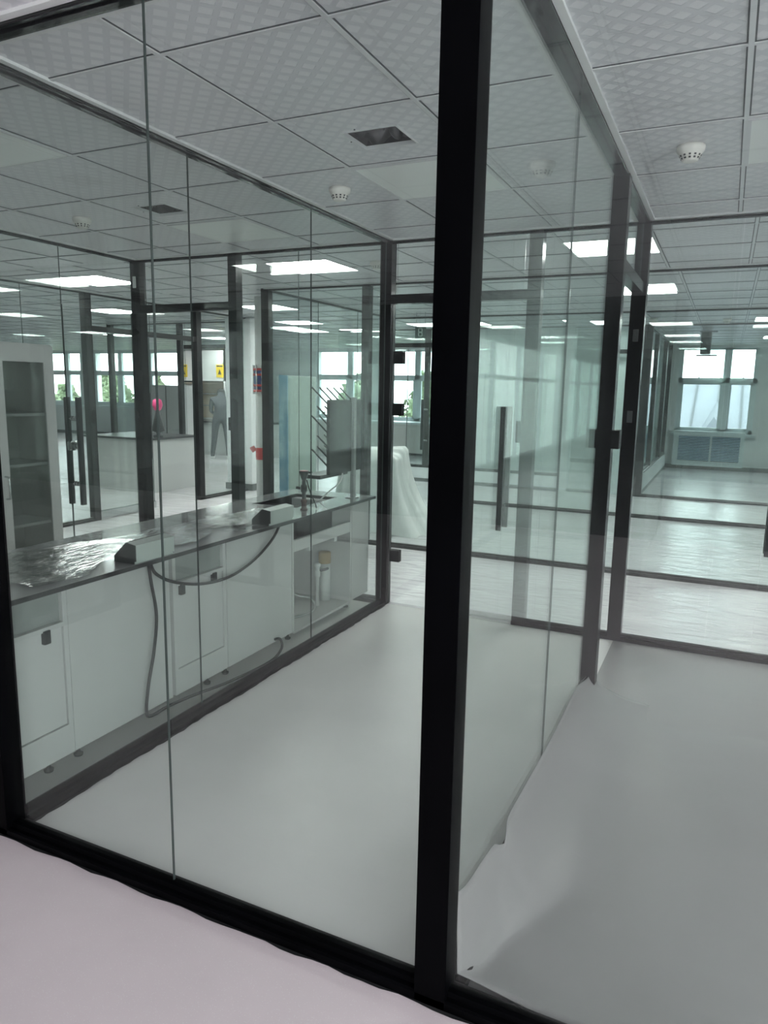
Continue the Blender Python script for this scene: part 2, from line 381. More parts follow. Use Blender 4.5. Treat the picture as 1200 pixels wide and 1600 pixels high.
# ------------------------------------------------------------------ glass partitions
GZ0, GZ1 = 0.035, CH-0.02
def post(mb_parent, ax, c, t, w=0.08, d=0.08, z0=0.0, z1=CH, mt=None, name='post'):
    """post of a partition: core with two glazing ribs"""
    m = MB(); mt = mt or BLACK
    if ax == 'x': a = (t-w/2, t+w/2, c-d/2, c+d/2)
    else: a = (c-d/2, c+d/2, t-w/2, t+w/2)
    m.bbox(a[0], a[1], a[2], a[3], z0, z1, 0.002)
    return m.build(name, mt, mb_parent)
def run(pr, ax, c, a0, a1, z0, z1, w, mt, name, prof=None):
    m = MB()
    if prof: m.prism([(c+p, z0+q) for p, q in prof], ax, a0, a1)
    elif ax == 'x': m.box(a0, a1, c-w/2, c+w/2, z0, z1)
    else: m.box(c-w/2, c+w/2, a0, a1, z0, z1)
    return m.build(name, mt, pr)
RAILP = [(-.04, 0), (.04, 0), (.04, .024), (.034, .028), (.022, .030), (.018, .042), (.007, .045), (-.007, .045), (-.018, .042), (-.022, .030), (-.034, .028), (-.04, .024)]
def pane(pr, ax, c, a0, a1, z0, z1, mt, th=0.007):
    m = MB()
    if ax == 'x': m.box(a0, a1, c-th/2, c+th/2, z0, z1, 0, 1)
    else: m.box(c-th/2, c+th/2, a0, a1, z0, z1, 0, 1)
    return m.build('glass_pane', [mt, EDGE], pr)
def partition(name, label, ax, c, a0, a1, posts, joints, gaps=(), gm=None, fm=None, curb=0.0, angle=True, transom=True):
    """gaps: (t0,t1) door openings with a transom"""
    gm = gm or GLASS; fm = fm or BLACK
    base = (a0, c, 0) if ax == 'x' else (c, a0, 0)
    pr = struct(name, base, label)
    # bottom rail in the stretches that are not a door
    cuts = [a0]+[v for g in gaps for v in g]+[a1]
    for i in range(0, len(cuts), 2):
        if cuts[i+1]-cuts[i] > 0.02:
            if curb:
                run(pr, ax, c, cuts[i], cuts[i+1], 0, curb, 0.12, WALL, 'curb'); run(pr, ax, c, cuts[i], cuts[i+1], 0, 0.06, 0.125, BASEB, 'skirting')
            run(pr, ax, c, cuts[i], cuts[i+1], curb, curb+.045, 0.08, fm, 'bottom_rail', RAILP)
    hw = .034 if gm is GLASS else .022
    run(pr, ax, c, a0, a1, CH-0.024, CH, 0.07, TOPB if gm is GLASS else fm, 'top_rail', [(-hw, 0.024), (-hw, .008), (-hw+.003, .006), (-.009, .006), (-.009, 0), (.009, 0), (.009, .006), (hw-.003, .006), (hw, .008), (hw, .024)])
    if angle:
        for s in (-1, 1):
            m = MB()
            if ax == 'x': m.box(a0, a1, min(c+s*.0355, c+s*.06), max(c+s*.0355, c+s*.06), CH-0.010, CH)
            else: m.box(min(c+s*.0355, c+s*.06), max(c+s*.0355, c+s*.06), a0, a1, CH-0.010, CH)
            m.build('wall_angle', ANGLE, pr)
    for p in posts: post(pr, ax, c, p[0] if isinstance(p, tuple) else p, w=(p[1] if isinstance(p, tuple) else 0.08), mt=fm, z0=0, z1=CH)
    pts = sorted([p[0] if isinstance(p, tuple) else p for p in posts])
    for g in gaps:
        if transom: run(pr, ax, c, g[0], g[1], 2.135, 2.195, 0.06, fm, 'transom')
    # panes
    marks = sorted(set([a0, a1]+list(joints)+pts+[v for g in gaps for v in g]))
    for i in range(len(marks)-1):
        s0, s1 = marks[i], marks[i+1]
        if s1-s0 < 0.06: continue
        mid = (s0+s1)/2
        ing = any(g[0] < mid < g[1] for g in gaps)
        def inset(v): return 0.03 if any(abs(v-p) < 0.05 for p in pts) else 0.0015
        pane(pr, ax, c, s0+inset(s0), s1-inset(s1), (2.19 if transom else 2.14) if ing else GZ0+curb, GZ1, gm)
    return pr

YF, YK = 1.56, 4.66       # front and back partition centre lines
XL, XR = -2.18, -0.53     # left and right partition centre lines
YC = 6.45
front = partition('wall_front', 'black framed glass partition nearest the camera, between hall and rooms', 'x', YF, -4.49, 2.4, [(-2.18, 0.08), (-0.56, 0.085)], [-3.3, -1.43, 0.65, 1.65], fm=FRONTB)
left = partition('wall_left', 'glass partition on the left in front of the bench', 'y', XL, 1.60, 4.62, [], [2.61, 3.635])
right = partition('wall_right', 'glass partition right of the central post, with open doorway at its far end', 'y', XR, 1.60, 4.62, [3.655], [2.605], gaps=[(3.69, 4.62)])
back = partition('wall_back', 'glass partition at the far side of the near rooms', 'x', YK, -4.45, 2.6, [(-4.43, 0.09), (-3.465, 0.075), (-2.18, 0.085), (-1.155, 0.085), (-0.53, 0.085)], [-2.9, 0.0, 0.255, 1.2, 1.9],
                 gaps=[(-4.39, -3.50), (-2.14, -1.20)])
far_l = partition('wall_left_room', 'glass partition behind the tall cabinet at left', 'y', -4.45, 1.60, 4.62, [], [2.2, 3.05], gaps=[(3.90, 4.60)], gm=GLASS, transom=False)
# corridor far side and beyond
corr = partition('wall_corridor', 'glass partition across the corridor', 'x', YC, -4.40, 3.5, [(-4.40, 0.09), (-3.235, 0.08), (3.5, 0.08)], [-2.3, -1.3, -0.95, -0.03, 0.95, 1.9, 2.8], gm=GLASSF, fm=BLACKD)
side = partition('wall_cross_corridor', 'glass partition of the far left laboratory', 'y', -6.50, 4.5, 9.3, [(4.5, .08), (6.02, 0.09), (7.88, 0.1), (9.3, 0.08)], [5.2, 7.0, 8.6], gaps=[(6.06, 7.84)], gm=GLASSF, fm=BLACKD)
blk = partition('wall_block_side', 'glass partition along the cross corridor', 'y', -4.40, 6.49, 9.5, [(9.5, 0.08)], [7.5, 8.5], gm=GLASSF, fm=BLACKD)
sec = partition('wall_second', 'second glass partition beyond the corridor', 'x', 9.55, -4.45, 3.5, [(-3.72, .07), (3.5, .08)], [-2.6, -1.6, -0.62, 0.35, 1.4], gaps=[(-4.42, -3.75)], gm=GLASSF, fm=BLACKD)
thr = partition('wall_third', 'glass partition on a low white curb in front of a white wall', 'x', 11.45, -6.3, -1.22, [(-4.6, .08), (-2.26, 0.09)], [-5.5, -3.6], gaps=[(-2.21, -1.30)], gm=GLASSF, fm=BLACKD, curb=0.24)
thr2 = partition('wall_window_room', 'glass partition in front of the window room', 'x', 11.55, -1.10, 1.15, [(-1.16, 0.17)], [-0.45, 0.5], gm=GLASSF, fm=BLACKD)
thr3 = partition('wall_window_room_side', 'glass side partition of the window room on a white curb', 'y', -1.16, 11.75, 16.4, [(13.2, .09), (15.1, .07), (16.3, .07)], [14.1], gm=GLASSF, fm=BLACKD, curb=0.30)
# far-left lab door panel wall
lab = partition('wall_laboratory', 'glass partition in the far left laboratory', 'x', 9.4, -9.6, -6.95, [(-9.6, .08), (-8.1, .07)], [-8.9], gaps=[(-8.0, -7.0)], gm=GLASSF, fm=BLACKD)

# ------------------------------------------------------------------ glass doors with pull handles
def pull_handle(pr, ax, t, c, z0=0.645, z1=1.46, w=0.042, sides=(-1, 1), gap=0.05):
    h = None
    for s in sides:
        m = MB()
        off = s*gap
        if ax == 'x': m.bbox(t-w/2, t+w/2, c+off-0.012, c+off+0.012, z0, z1, 0.003)
        else: m.bbox(c+off-0.012, c+off+0.012, t-w/2, t+w/2, z0, z1, 0.003)
        h = m.build('pull_handle', HANDLE, pr)
        k = MB()
        for z in (z0+0.16, z1-0.16):
            if ax == 'x': k.lathe([(0.016, 0), (0.016, gap*0.25), (0.009, gap*0.3), (0.009, gap)], (0, 0, 0), 14, axis='y') if False else k.tube([(t, c, z), (t, c+off, z)], 0.011, 12, smooth_pts=False)
            else: k.tube([(c, t, z), (c+off, t, z)], 0.011, 12, smooth_pts=False)
            rr = 0.019
            if ax == 'x': k.tube([(t, c+s*0.005, z), (t, c+s*0.016, z)], rr, 16, smooth_pts=False)
            else: k.tube([(c+s*0.005, t, z), (c+s*0.016, t, z)], rr, 16, smooth_pts=False)
        k.build('standoff', CHROME, h)
def clamp(pr, ax, t, c, z, w=0.05, h=0.052, d=0.022, name='hinge'):
    m = MB()
    for s in (-1, 1):
        if ax == 'x': m.bbox(t-w/2, t+w/2, min(c+s*.006, c+s*d), max(c+s*.006, c+s*d), z-h/2, z+h/2, 0.003)
        else: m.bbox(min(c+s*.006, c+s*d), max(c+s*.006, c+s*d), t-w/2, t+w/2, z-h/2, z+h/2, 0.003)
    return m.build(name, BLACK, pr)
# back door of the middle room
d1 = struct('door_1', (-2.14, YK, 0), 'frameless glass door in the back partition, with black pull handles')
pane(d1, 'x', YK, -2.13, -1.205, 0.012, 2.13, GLASS, 0.012)
for z in (1.775, 1.42, 0.37): clamp(d1, 'x', -2.085, YK, z+0.0, 0.075, 0.085)
pull_handle(d1, 'x', -1.305, YK, w=0.036, gap=0.075)
clamp(d1, 'x', -1.205, YK, 1.30, 0.055, 0.14, 0.03, 'lock_case')
# door in the right of the back partition
d2 = struct('door_2', (0.255, YK, 0), 'glass door at the right edge of the back partition')
pull_handle(d2, 'x', 0.285, YK)
# leaf in left room partition
d3 = struct('door_3', (-4.45, 3.9, 0), 'frameless glass door beside the tall cabinet, with black pull handles and steel lock')
pane(d3, 'y', -4.45, 3.905, 4.59, 0.012, 2.13, GLASS, 0.012)
pull_handle(d3, 'y', 3.955, -4.45, gap=0.06)
MB().bbox(-4.47, -4.43, 3.90, 3.985, 1.06, 1.13, 0.012).build('lock', CHROME, d3)
MB().tube([(-4.40, 3.962, 1.095), (-4.425, 3.962, 1.095)], 0.024, 20, smooth_pts=False).build('lock_cylinder', CHROME, d3)
# doorway lock on far post of right partition and P3 strike plates
lk = MB(); lk.bbox(-0.50-0.065, -0.455, 3.62, 3.70, 1.295, 1.385, 0.004); lk.build('lock_case', BLACK, right)
for z in (1.90, 1.42): MB().bbox(-0.545, -0.515, 4.612, 4.617, z-0.035, z+0.035, 0.001).build('strike_plate', CHAR, back)
for t, z in ((-3.50, 1.27), (-4.39, 1.35), (-4.39, 1.72)): MB().bbox(t-0.012, t+0.012, YK-0.055, YK+0.02, z-0.05, z+0.05, 0.003).build('hinge', BLACK, back)
MB().bbox(-4.44, -4.41, YK-0.052, YK-0.044, 2.33, 2.42, 0.002).build('paper_tag', PAPER, back)
# door of the cross corridor lab
d4 = struct('door_4', (-6.5, 6.06, 0), 'closed glass double door in the cross corridor')
pane(d4, 'y', -6.5, 6.075, 6.98, 0.10, 2.13, GLASSF, 0.012)
MB().bbox(-6.52, -6.48, 6.07, 6.99, 0.012, 0.10, 0.004).build('bottom_patch', CHROME, d4)
pull_handle(d4, 'y', 6.90, -6.5)
# door open in block wall (second partition)
d5 = struct('door_5', (-3.75, 9.55, 0), 'glass door standing ajar in the second partition')
g = MB().box(0, 0.012, -0.62, 0, 0.012, 2.08, 0, 1); 
o5 = g.build('glass_pane', [GLASSF, EDGE], d5, world=False); o5.rotation_euler.z = R(-12)
MB().bbox(-3.86, -3.82, 9.40, 9.43, 0.72, 1.42, 0.003).build('pull_handle', HANDLE, d5)
k = MB()
for z in (0.85, 1.28): k.tube([(-3.84, 9.41, z), (-3.76, 9.42, z)], 0.012, 10, smooth_pts=False)
k.build('standoff', CHROME, d5)
d6 = struct('door_6', (-2.2, 11.45, 0), 'glass door in front of the white wall, with black handle')
pane(d6, 'x', 11.45, -2.2, -1.31, 0.012, 2.13, GLASSF, 0.012)
pull_handle(d6, 'x', -2.08, 11.45, 0.65, 1.44)

# ------------------------------------------------------------------ outer walls with windows
def wall_y(name, y, th, x0, x1, holes, m_=WALL):
    m = MB(); xs = sorted(set([x0, x1]+[v for h in holes for v in h[:2]]))
    for i in range(len(xs)-1):
        cx = (xs[i]+xs[i+1])/2; hs = [h for h in holes if h[0] < cx < h[1]]
        if not hs: m.box(xs[i], xs[i+1], y, y+th, 0, CH)
        else:
            m.box(xs[i], xs[i+1], y, y+th, 0, hs[0][2])
            if hs[0][3] < CH: m.box(xs[i], xs[i+1], y, y+th, hs[0][3], CH)
    return tag(m.build(name, m_), None, None, None, 'structure')
wins = [(-0.98, 0.50, 0.76, 2.50), (-5.9, -4.3, 0.76, 2.50), (-7.95, -6.25, 0.76, 2.50), (-9.75, -8.15, 0.76, 2.50), (-13.0, -11.2, 0.9, 2.50), (-15.4, -13.5, 0.9, 2.5), (-17.6, -15.9, 0.9, 2.5), (-19.8, -18.1, 0.9, 2.5)]
wall_y('wall_window_side', 16.5, 0.3, X0, X1, wins)['label'] = 'far outer wall with the windows'
for k, w in enumerate(wins):
    t = struct('window_%d' % (k+1), ((w[0]+w[1])/2, 16.5, w[2]), 'white framed window with transom in the far wall')
    x0, x1, z0, z1 = w; y0, y1 = 16.52, 16.60; f = 0.075
    mx_ = x0+(x1-x0)*0.62; mz = z0+(z1-z0)*0.62
    m = MB(); m.box(x0, x0+f, y0, y1, z0, z1).box(x1-f, x1, y0, y1, z0, z1).box(x0, x1, y0, y1, z0, z0+f).box(x0, x1, y0, y1, z1-f*0.6, z1)
    m.box(mx_-0.07, mx_+0.07, y0, y1, z0, z1).box(x0, x1, y0, y1, mz-0.05, mz+0.05)
    for (a, b, c_, d) in ((x0+f, mx_-.07, z0+f, mz-.05), (mx_+.07, x1-f, z0+f, mz-.05)):   # sash frames of lower panes
        s_ = 0.035; m.box(a, a+s_, y0-.01, y1-.02, c_, d).box(b-s_, b, y0-.01, y1-.02, c_, d).box(a, b, y0-.01, y1-.02, c_, c_+s_).box(a, b, y0-.01, y1-.02, d-s_, d)
    m.build('window_frame', WFR, t)
    MB().box(x0+.02, x1-.02, 16.55, 16.56, z0+.02, z1-.02).build('glass_pane', WINGLASS, t)
    MB().bbox(x0-0.06, x1+0.06, 16.40, 16.52, z0-0.05, z0, 0.005).build('window_sill', WFR, t)
    portal('daylight_portal', ((x0+x1)/2, 16.9, (z0+z1)/2), x1-x0, z1-z0, (R(90), 0, 0)).rotation_euler = (R(-90), 0, 0)
tag(MB().box(X0-.2, X0, YB, 16.8, 0, CH).build('wall_far_left', WALL), None, None, None, 'structure')
# right outer wall
tag(MB().box(X1, X1+.2, 1.5, 16.8, 0, CH).build('wall_far_right', WALL), None, None, None, 'structure')
HW = (-4.6, 0.95, 0.25, 2.45); HX = 2.5     # unseen window band added at the right end of the hall to light it
m = MB().box(HX, HX+.2, YB, HW[0], 0, CH).box(HX, HX+.2, HW[1], 1.5, 0, CH).box(HX, HX+.2, HW[0], HW[1], 0, HW[2]).box(HX, HX+.2, HW[0], HW[1], HW[3], CH).box(HX+.2, X1, 1.4, 1.5, 0, CH)
tag(m.build('wall_hall_end', WALL), None, None, None, 'structure')
t = struct('window_11', (HX, -1.7, 0.25)); m = MB()
for y in (-4.6, -2.7, -0.8, 0.88): m.box(HX+.05, HX+.12, y, y+.07, HW[2], HW[3])
m.box(HX+.05, HX+.12, HW[0], HW[1], HW[2], HW[2]+.07).box(HX+.05, HX+.12, HW[0], HW[1], HW[3]-.07, HW[3]).box(HX+.05, HX+.12, HW[0], HW[1], 1.75, 1.82)
m.build('window_frame', WFR, t)
portal('daylight_portal', (HX+.25, -1.75, 1.35), 2.2, 5.7, (0, R(90), 0))
# rear wall behind the camera; its shade is painted in as a dark colour
tag(MB().box(X0, 2.7, YB-0.3, YB, 0, CH).build('wall_rear', mat('rear_wall_painted_shade', (0.05, 0.052, 0.055), 0.7, noise=0.05)), 'plain wall behind the camera with shade painted in', None, None, 'structure')
# inner white wall behind the third partition and walls that divide the far rooms
tag(MB().box(-4.5, -1.24, 11.62, 11.72, 0, CH).build('wall_inner', WALL), 'plain white wall behind the far glass', None, None, 'structure')
tag(MB().box(1.15, X1, 11.62, 11.72, 0, CH).build('wall_inner_right', WALL), 'plain white wall right of the window room', None, None, 'structure')
tag(MB().box(-1.24, -1.20, 16.4, 16.5, 0, CH).build('trim_1', WFR), None, None, None, 'structure')
tag(MB().box(-1.1, X1, 16.46, 16.5, 0, 0.09).box(X0, -1.25, 16.46, 16.5, 0, 0.09).build('baseboard_window_side', BASEB), None, None, None, 'structure')
col = struct('wall_column', (-6.65, 9.15, 0), 'white structural column with dark skirting in the cross corridor')
MB().bbox(-6.86, -6.4, 8.95, 9.30, 0.0, CH-0.001, 0.03).build('column', WALL, col); MB().box(-6.88, -6.38, 8.93, 9.32, 0, 0.10).build('skirting', BASEB, col)
col2 = struct('wall_column_far', (-1.7, 10.4, 0), 'white structural column with dark skirting beyond the second glass partition')
MB().bbox(-1.98, -1.52, 9.70, 10.15, 0.0, CH-0.001, 0.02).build('column', WALL, col2)

# radiator grille below the window
t = thing('radiator_grille', 'pale blue slatted radiator cover below the window in the far right room', 'radiator cover', (-0.22, 16.38, 0.1))
MB().bbox(-0.97, 0.38, 16.36, 16.49, 0.08, 0.80, 0.006).build('casing', WFR, t)
GRB = mat('pale_blue_slat', (0.46, 0.64, 0.80), 0.4, noise=0.03)
for xa, xb in ((-0.86, -0.26), (-0.22, 0.30)):
    fr = MB(); fr.box(xa, xb, 16.340, 16.350, 0.19, 0.70).build('grille_back', CHAR, t)
    sl = MB()
    for k in range(15):
        z = 0.20+k*0.0335; sl.add([(xa, 16.335, z), (xb, 16.335, z), (xb, 16.310, z+0.022), (xa, 16.310, z+0.022), (xa, 16.339, z+0.003), (xb, 16.339, z+0.003), (xb, 16.314, z+0.025), (xa, 16.314, z+0.025)],
            [(0, 1, 2, 3), (7, 6, 5, 4), (0, 3, 7, 4), (1, 5, 6, 2), (2, 6, 7, 3), (0, 4, 5, 1)])
    sl.build('slat_panel', GRB, t)

# ------------------------------------------------------------------ ceiling light panels
def make_panel(lit, name, label):
    t = thing(name, label, 'ceiling light')
    f = MB(); a = 0.292
    f.box(-a, a, -a, -a+.012, -.008, 0).box(-a, a, a-.012, a, -.008, 0).box(-a, -a+.012, -a, a, -.008, 0).box(a-.012, a, -a, a, -.008, 0)
    f.build('frame', TBAR, t, world=False)
    MB().box(-a+.012, a-.012, -a+.012, a-.012, -.006, -.001).build('diffuser', PANEL if lit else PLAIN, t, world=False)
    return t
lit = [(-3.22, 5.40, 'lit square ceiling light over the corridor, directly beyond the left end of the middle room'),
       (-0.81, 5.38, 'lit square ceiling light seen behind the far post of the right glass partition'),
       (-5.67, 5.42, 'lit square ceiling light at the left, above and beyond the tall white cabinet'),
       (-7.72, 5.42, 'lit ceiling light cut by the left edge of the photo'),
       (-0.83, 7.68, 'second lit ceiling light behind the right glass partition, beyond the corridor'),
       (-1.92, 10.75, 'small lit ceiling light above the white wall with the black door handle'),
       (0.52, 11.0, 'lit ceiling light at the right edge, in front of the window room'),
       (-5.40, 7.95, 'lit ceiling light between the two black posts, above the white column'),
       (-6.15, 9.9, 'lit ceiling light left of the drying rack, beyond the riser pipe'),
       (-6.9, 11.4, 'lit ceiling light above the window with trees'),
       (-5.9, 11.5, 'lit ceiling light above the drying rack, right one of a pair'),
       (-7.8, 7.7, 'lit ceiling light left of the black door post'),
       (-9.9, 12.7, 'lit ceiling light in the far left laboratory, nearest the column'),
       (-11.4, 11.5, 'lit ceiling light deep in the far left laboratory'),
       (-3.3, 7.7, 'lit ceiling light over the foam wrapped object'),
       (1.7, 5.4, 'lit corridor ceiling light outside the right edge'), (0.75, 14.4, 'added ceiling light brightening the window room near the right edge'), (-4.3, 10.75, 'added ceiling light brightening the plain white wall'), (2.6, 10.75, 'lit ceiling light outside the right edge before the inner wall')]  # window room and plain wall panels are added to brighten those places
pr = make_panel(True, 'ceiling_light', lit[0][2])
for i, (x, y, lb) in enumerate(lit): place(pr, i == 0, (x, y, CH-0.0005), 0, lb, 'lit square ceiling lights')
un = [(-1.36, 3.40, 'unlit plain square ceiling light left of the central post, beyond the open hatch'),
      (-3.00, 4.02, 'unlit plain square ceiling light above the sink end of the bench'),
      (-3.00, 2.19, 'unlit plain square ceiling light at the upper left edge'),
      (0.27, 3.40, 'unlit plain square ceiling light at the right edge of the ceiling')]
pu = make_panel(False, 'ceiling_light_panel', un[0][2])
for i, (x, y, lb) in enumerate(un): place(pu, i == 0, (x, y, CH-0.0005), 0, lb, 'unlit square ceiling lights')

# ------------------------------------------------------------------ smoke detectors
def make_detector():
    t = thing('smoke_detector', '', 'smoke detector')
    MB().lathe([(0.0, -0.060), (0.024, -0.060), (0.031, -0.057), (0.045, -0.030), (0.053, -0.020), (0.055, -0.012), (0.055, 0.0)][::1], (0, 0, 0), 28).build('housing', VALVE, t, world=False)
    m = MB()
    for k in range(12):
        a = 2*math.pi*k/12
        for (r, z, rr, z2) in ((0.0338, -0.0525, 0.0368, -0.0465), (0.0388, -0.0425, 0.0418, -0.0365)):
            c, s_ = math.cos(a), math.sin(a); w = 0.0042
            p = [(r+.001, -w, z), (r+.001, w, z), (rr+.001, w, z2), (rr+.001, -w, z2), (r-.002, -w, z), (r-.002, w, z), (rr-.002, w, z2), (rr-.002, -w, z2)]
            m.add([(x*c-y*s_, x*s_+y*c, zz) for x, y, zz in p], [(0, 1, 2, 3), (7, 6, 5, 4), (0, 4, 5, 1), (1, 5, 6, 2), (2, 6, 7, 3), (3, 7, 4, 0)])
    m.build('vent_slot', CHAR, t, world=False)
    return t
dets = [(-0.225, 3.36, 'smoke detector on the ceiling right of the right glass partition'), (-1.865, 3.39, 'smoke detector below the open ceiling hatch in the middle room'),
        (-3.66, 3.40, 'smoke detector on the ceiling of the left room'), (-2.62, 5.38, 'smoke detector over the corridor beside the lit panel'),
        (-0.10, 10.9, 'tiny smoke detector far off in front of the window room'), (-1.0, 10.6, 'far smoke detector above the tall black corner post')]
pd = make_detector()
for i, (x, y, lb) in enumerate(dets): place(pd, i == 0, (x, y, CH), 0.6*i, lb, 'smoke detectors on the ceiling')

# hanging flexible duct stub in window room
t = thing('hanging_duct', 'short dark flexible duct hanging from the ceiling in front of the far window', 'duct', (-0.40, 13.0, CH))
prof = [(0.0, 0.0)]
prof = [(0.075+0.010*(k % 2), -0.012*k) for k in range(31)]
MB().lathe(prof, (-0.40, 13.0, CH), 20).build('flexible_hose', CHAR, t)
MB().bbox(-0.53, -0.22, 12.9, 13.1, CH-0.385, CH-0.37, 0.003).build('bottom_flange', CHAR, t)
MB().bbox(-0.50, -0.24, 12.88, 13.12, CH-0.012, CH, 0.003).build('top_flange', CHAR, t)

# ------------------------------------------------------------------ lab bench: worktop, sink, base cabinets
BZ = 0.805; BF = -2.222; BB = -2.91
SK = (-2.76, -2.42, 3.86, 4.40)   # sink opening
t = thing('bench_worktop', 'long dark grey laboratory worktop behind the left glass', 'worktop', (-2.56, 3.1, BZ-0.02))
m = MB()
for a in ((BB, SK[0], 1.63, 4.60), (SK[1], BF, 1.63, 4.60), (SK[0], SK[1], 1.63, SK[2]), (SK[0], SK[1], SK[3], 4.60)): m.box(a[0], a[1], a[2], a[3], BZ-0.018, BZ)
m.build('worktop', BENCH, t)
MB().box(BF-0.0, BF+0.002, 1.63, 4.60, BZ-0.02, BZ-0.0005).box(BB-.002, BB, 1.63, 4.60, BZ-.02, BZ-.0005).build('edge_band', BENCHE, t)
t = thing('sink', 'black recessed laboratory sink at the far end of the worktop', 'sink', (-2.59, 4.13, BZ-0.22))
SINK = mat('black_sink', (0.012, 0.012, 0.013), 0.35, noise=0.1)
m = MB(); a, b, c, d = SK
m.box(a-.0, a+.012, c, d, BZ-.21, BZ-.001).box(b-.012, b, c, d, BZ-.21, BZ-.001).box(a, b, c, c+.012, BZ-.21, BZ-.001).box(a, b, d-.012, d, BZ-.21, BZ-.001).box(a, b, c, d, BZ-.222, BZ-.21)
m.build('basin', SINK, t)
MB().lathe([(0.0, .004), (0.03, .004), (0.034, 0)], (-2.59, 4.13, BZ-.21), 20).build('drain', CHROME, t)
# film on worktop
pts = [(-2.90, 1.72), (-2.84, 2.1), (-2.70, 2.6), (-2.66, 3.1), (-2.62, 3.6), (-2.50, 3.75), (-2.36, 3.62), (-2.30, 3.3), (-2.42, 3.0), (-2.27, 2.75), (-2.40, 2.45), (-2.36, 2.2), (-2.26, 2.05), (-2.24, 1.86), (-2.37, 1.78), (-2.46, 1.70)]
bm = bmesh.new(); vs = [bm.verts.new((x, y, BZ+0.002)) for x, y in pts]; bm.faces.new(vs)
bmesh.ops.triangulate(bm, faces=bm.faces[:]); bmesh.ops.subdivide_edges(bm, edges=bm.edges[:], cuts=7, use_grid_fill=True)
for v in bm.verts:
    x, y = v.co.x, v.co.y; v.co.x += 0.012*math.sin(y*23+x*9); v.co.y += 0.02*math.sin(x*31)
    v.co.z = BZ+0.0035+0.0025*math.sin(x*37+3*math.sin(y*11))+0.0015*math.sin(y*61)+(0.004 if v.is_boundary else 0)
me = bpy.data.meshes.new('protective_film'); bm.to_mesh(me); bm.free(); me.materials.append(FILM)
for p in me.polygons: p.use_smooth = True
o = bpy.data.objects.new('protective_film', me); COL.objects.link(o); tag(o, 'wrinkled clear plastic film lying on the grey worktop', 'plastic film')

FX = -2.275     # cabinet fronts
def door_cab(y0, y1, label, latches, zsplit=0.645):
    t = thing('base_cabinet', label, 'cabinet', (-2.58, (y0+y1)/2, 0.0), group='base cabinets below the worktop')
    b = MB(); b.box(BB+.03, FX-.03, y0+.001, y0+.018, .09, BZ-.021).box(BB+.03, FX-.03, y1-.018, y1-.001, .09, BZ-.021).box(BB+.02, BB+.03, y0, y1, .09, BZ-.021).box(BB+.03, FX-.03, y0, y1, .09, .108)
    b.box(FX-.03, FX, y0+.001, y0+.022, .09, BZ-.021).box(FX-.03, FX, y1-.022, y1-.001, .09, BZ-.021).box(FX-.03, FX, y0+.022, y1-.022, .09, .215).box(FX-.03, FX+.004, y0+.022, y1-.022, zsplit-.018, zsplit)
    b.build('body', CABW, t)
    MB().box(FX-.028, FX-.018, y0+.024, y1-.024, zsplit+.002, BZ-.024).build('drawer_front', CABIN, t)
    d = MB().bbox(FX-.026, FX-.008, y0+.024, y1-.024, .218, zsplit-.02, .002).build('door', CABW, t)
    for y in latches: MB().bbox(FX-.008, FX+.012, y-.014, y+.014, zsplit-.065, zsplit-.012, .002).build('latch', CHAR, d)
    for y in (y1-.05,): MB().lathe([(.018, 0), (.02, .01), (.008, .014), (.008, .09)], (FX-.10, y, 0), 14).build('foot', CHAR, t)
def panel_cab(y0, y1, label):
    t = thing('base_cabinet', label, 'cabinet', (-2.58, (y0+y1)/2, 0.0), group='base cabinets below the worktop')
    MB().box(BB+.03, FX-.02, y0+.002, y1-.002, .09, BZ-.021).build('body', CABW, t)
    MB().bbox(FX-.02, FX, y0+.002, y1-.002, .09, BZ-.021, .002).build('front_panel', CABW, t)
    for y in (y0+.10,): MB().lathe([(.018, 0), (.02, .01), (.008, .014), (.008, .09)], (FX-.10, y, 0), 14).build('foot', CHAR, t)
door_cab(1.66, 1.94, 'narrow white base cabinet with one dark latch, nearest the camera under the worktop', [1.835])
panel_cab(1.94, 2.52, 'plain white base cabinet panel left of the hanging black cable')
door_cab(2.54, 2.94, 'white base cabinet with two dark latches below the looped cable', [2.60, 2.84])
panel_cab(2.945, 3.57, 'plain white base cabinet panel left of the open sink cabinet')
panel_cab(4.34, 4.60, 'plain white base cabinet at the far end beside the black corner post')
t = thing('sink_cabinet', 'open white sink cabinet showing pipes, under the black sink', 'cabinet', (-2.58, 3.955, 0.0))
b = MB(); y0, y1 = 3.575, 4.335
b.box(BB+.03, FX, y0+.001, y0+.018, .09, BZ-.021).box(BB+.03, FX, y1-.018, y1-.001, .09, BZ-.021).box(BB+.03, BB+.04, y0+.018, y1-.018, .09, BZ-.25).box(BB+.04, FX, y0+.018, y1-.018, .075, .09)
b.build('body', CABW, t)
MB().bbox(FX-.02, FX, y0+.02, y1-.02, .585, .655, .003).build('front_rail', CABW, t)
for y in (3.80, 4.12): MB().bbox(FX-.03, FX-.005, y-.018, y+.018, .555, .585, .003).build('door_catch', WHITEM, t)
for y in (y0+.10,): MB().lathe([(.018, 0), (.02, .01), (.008, .014), (.008, .076)], (FX-.10, y, 0), 14).build('foot', CHAR, t)
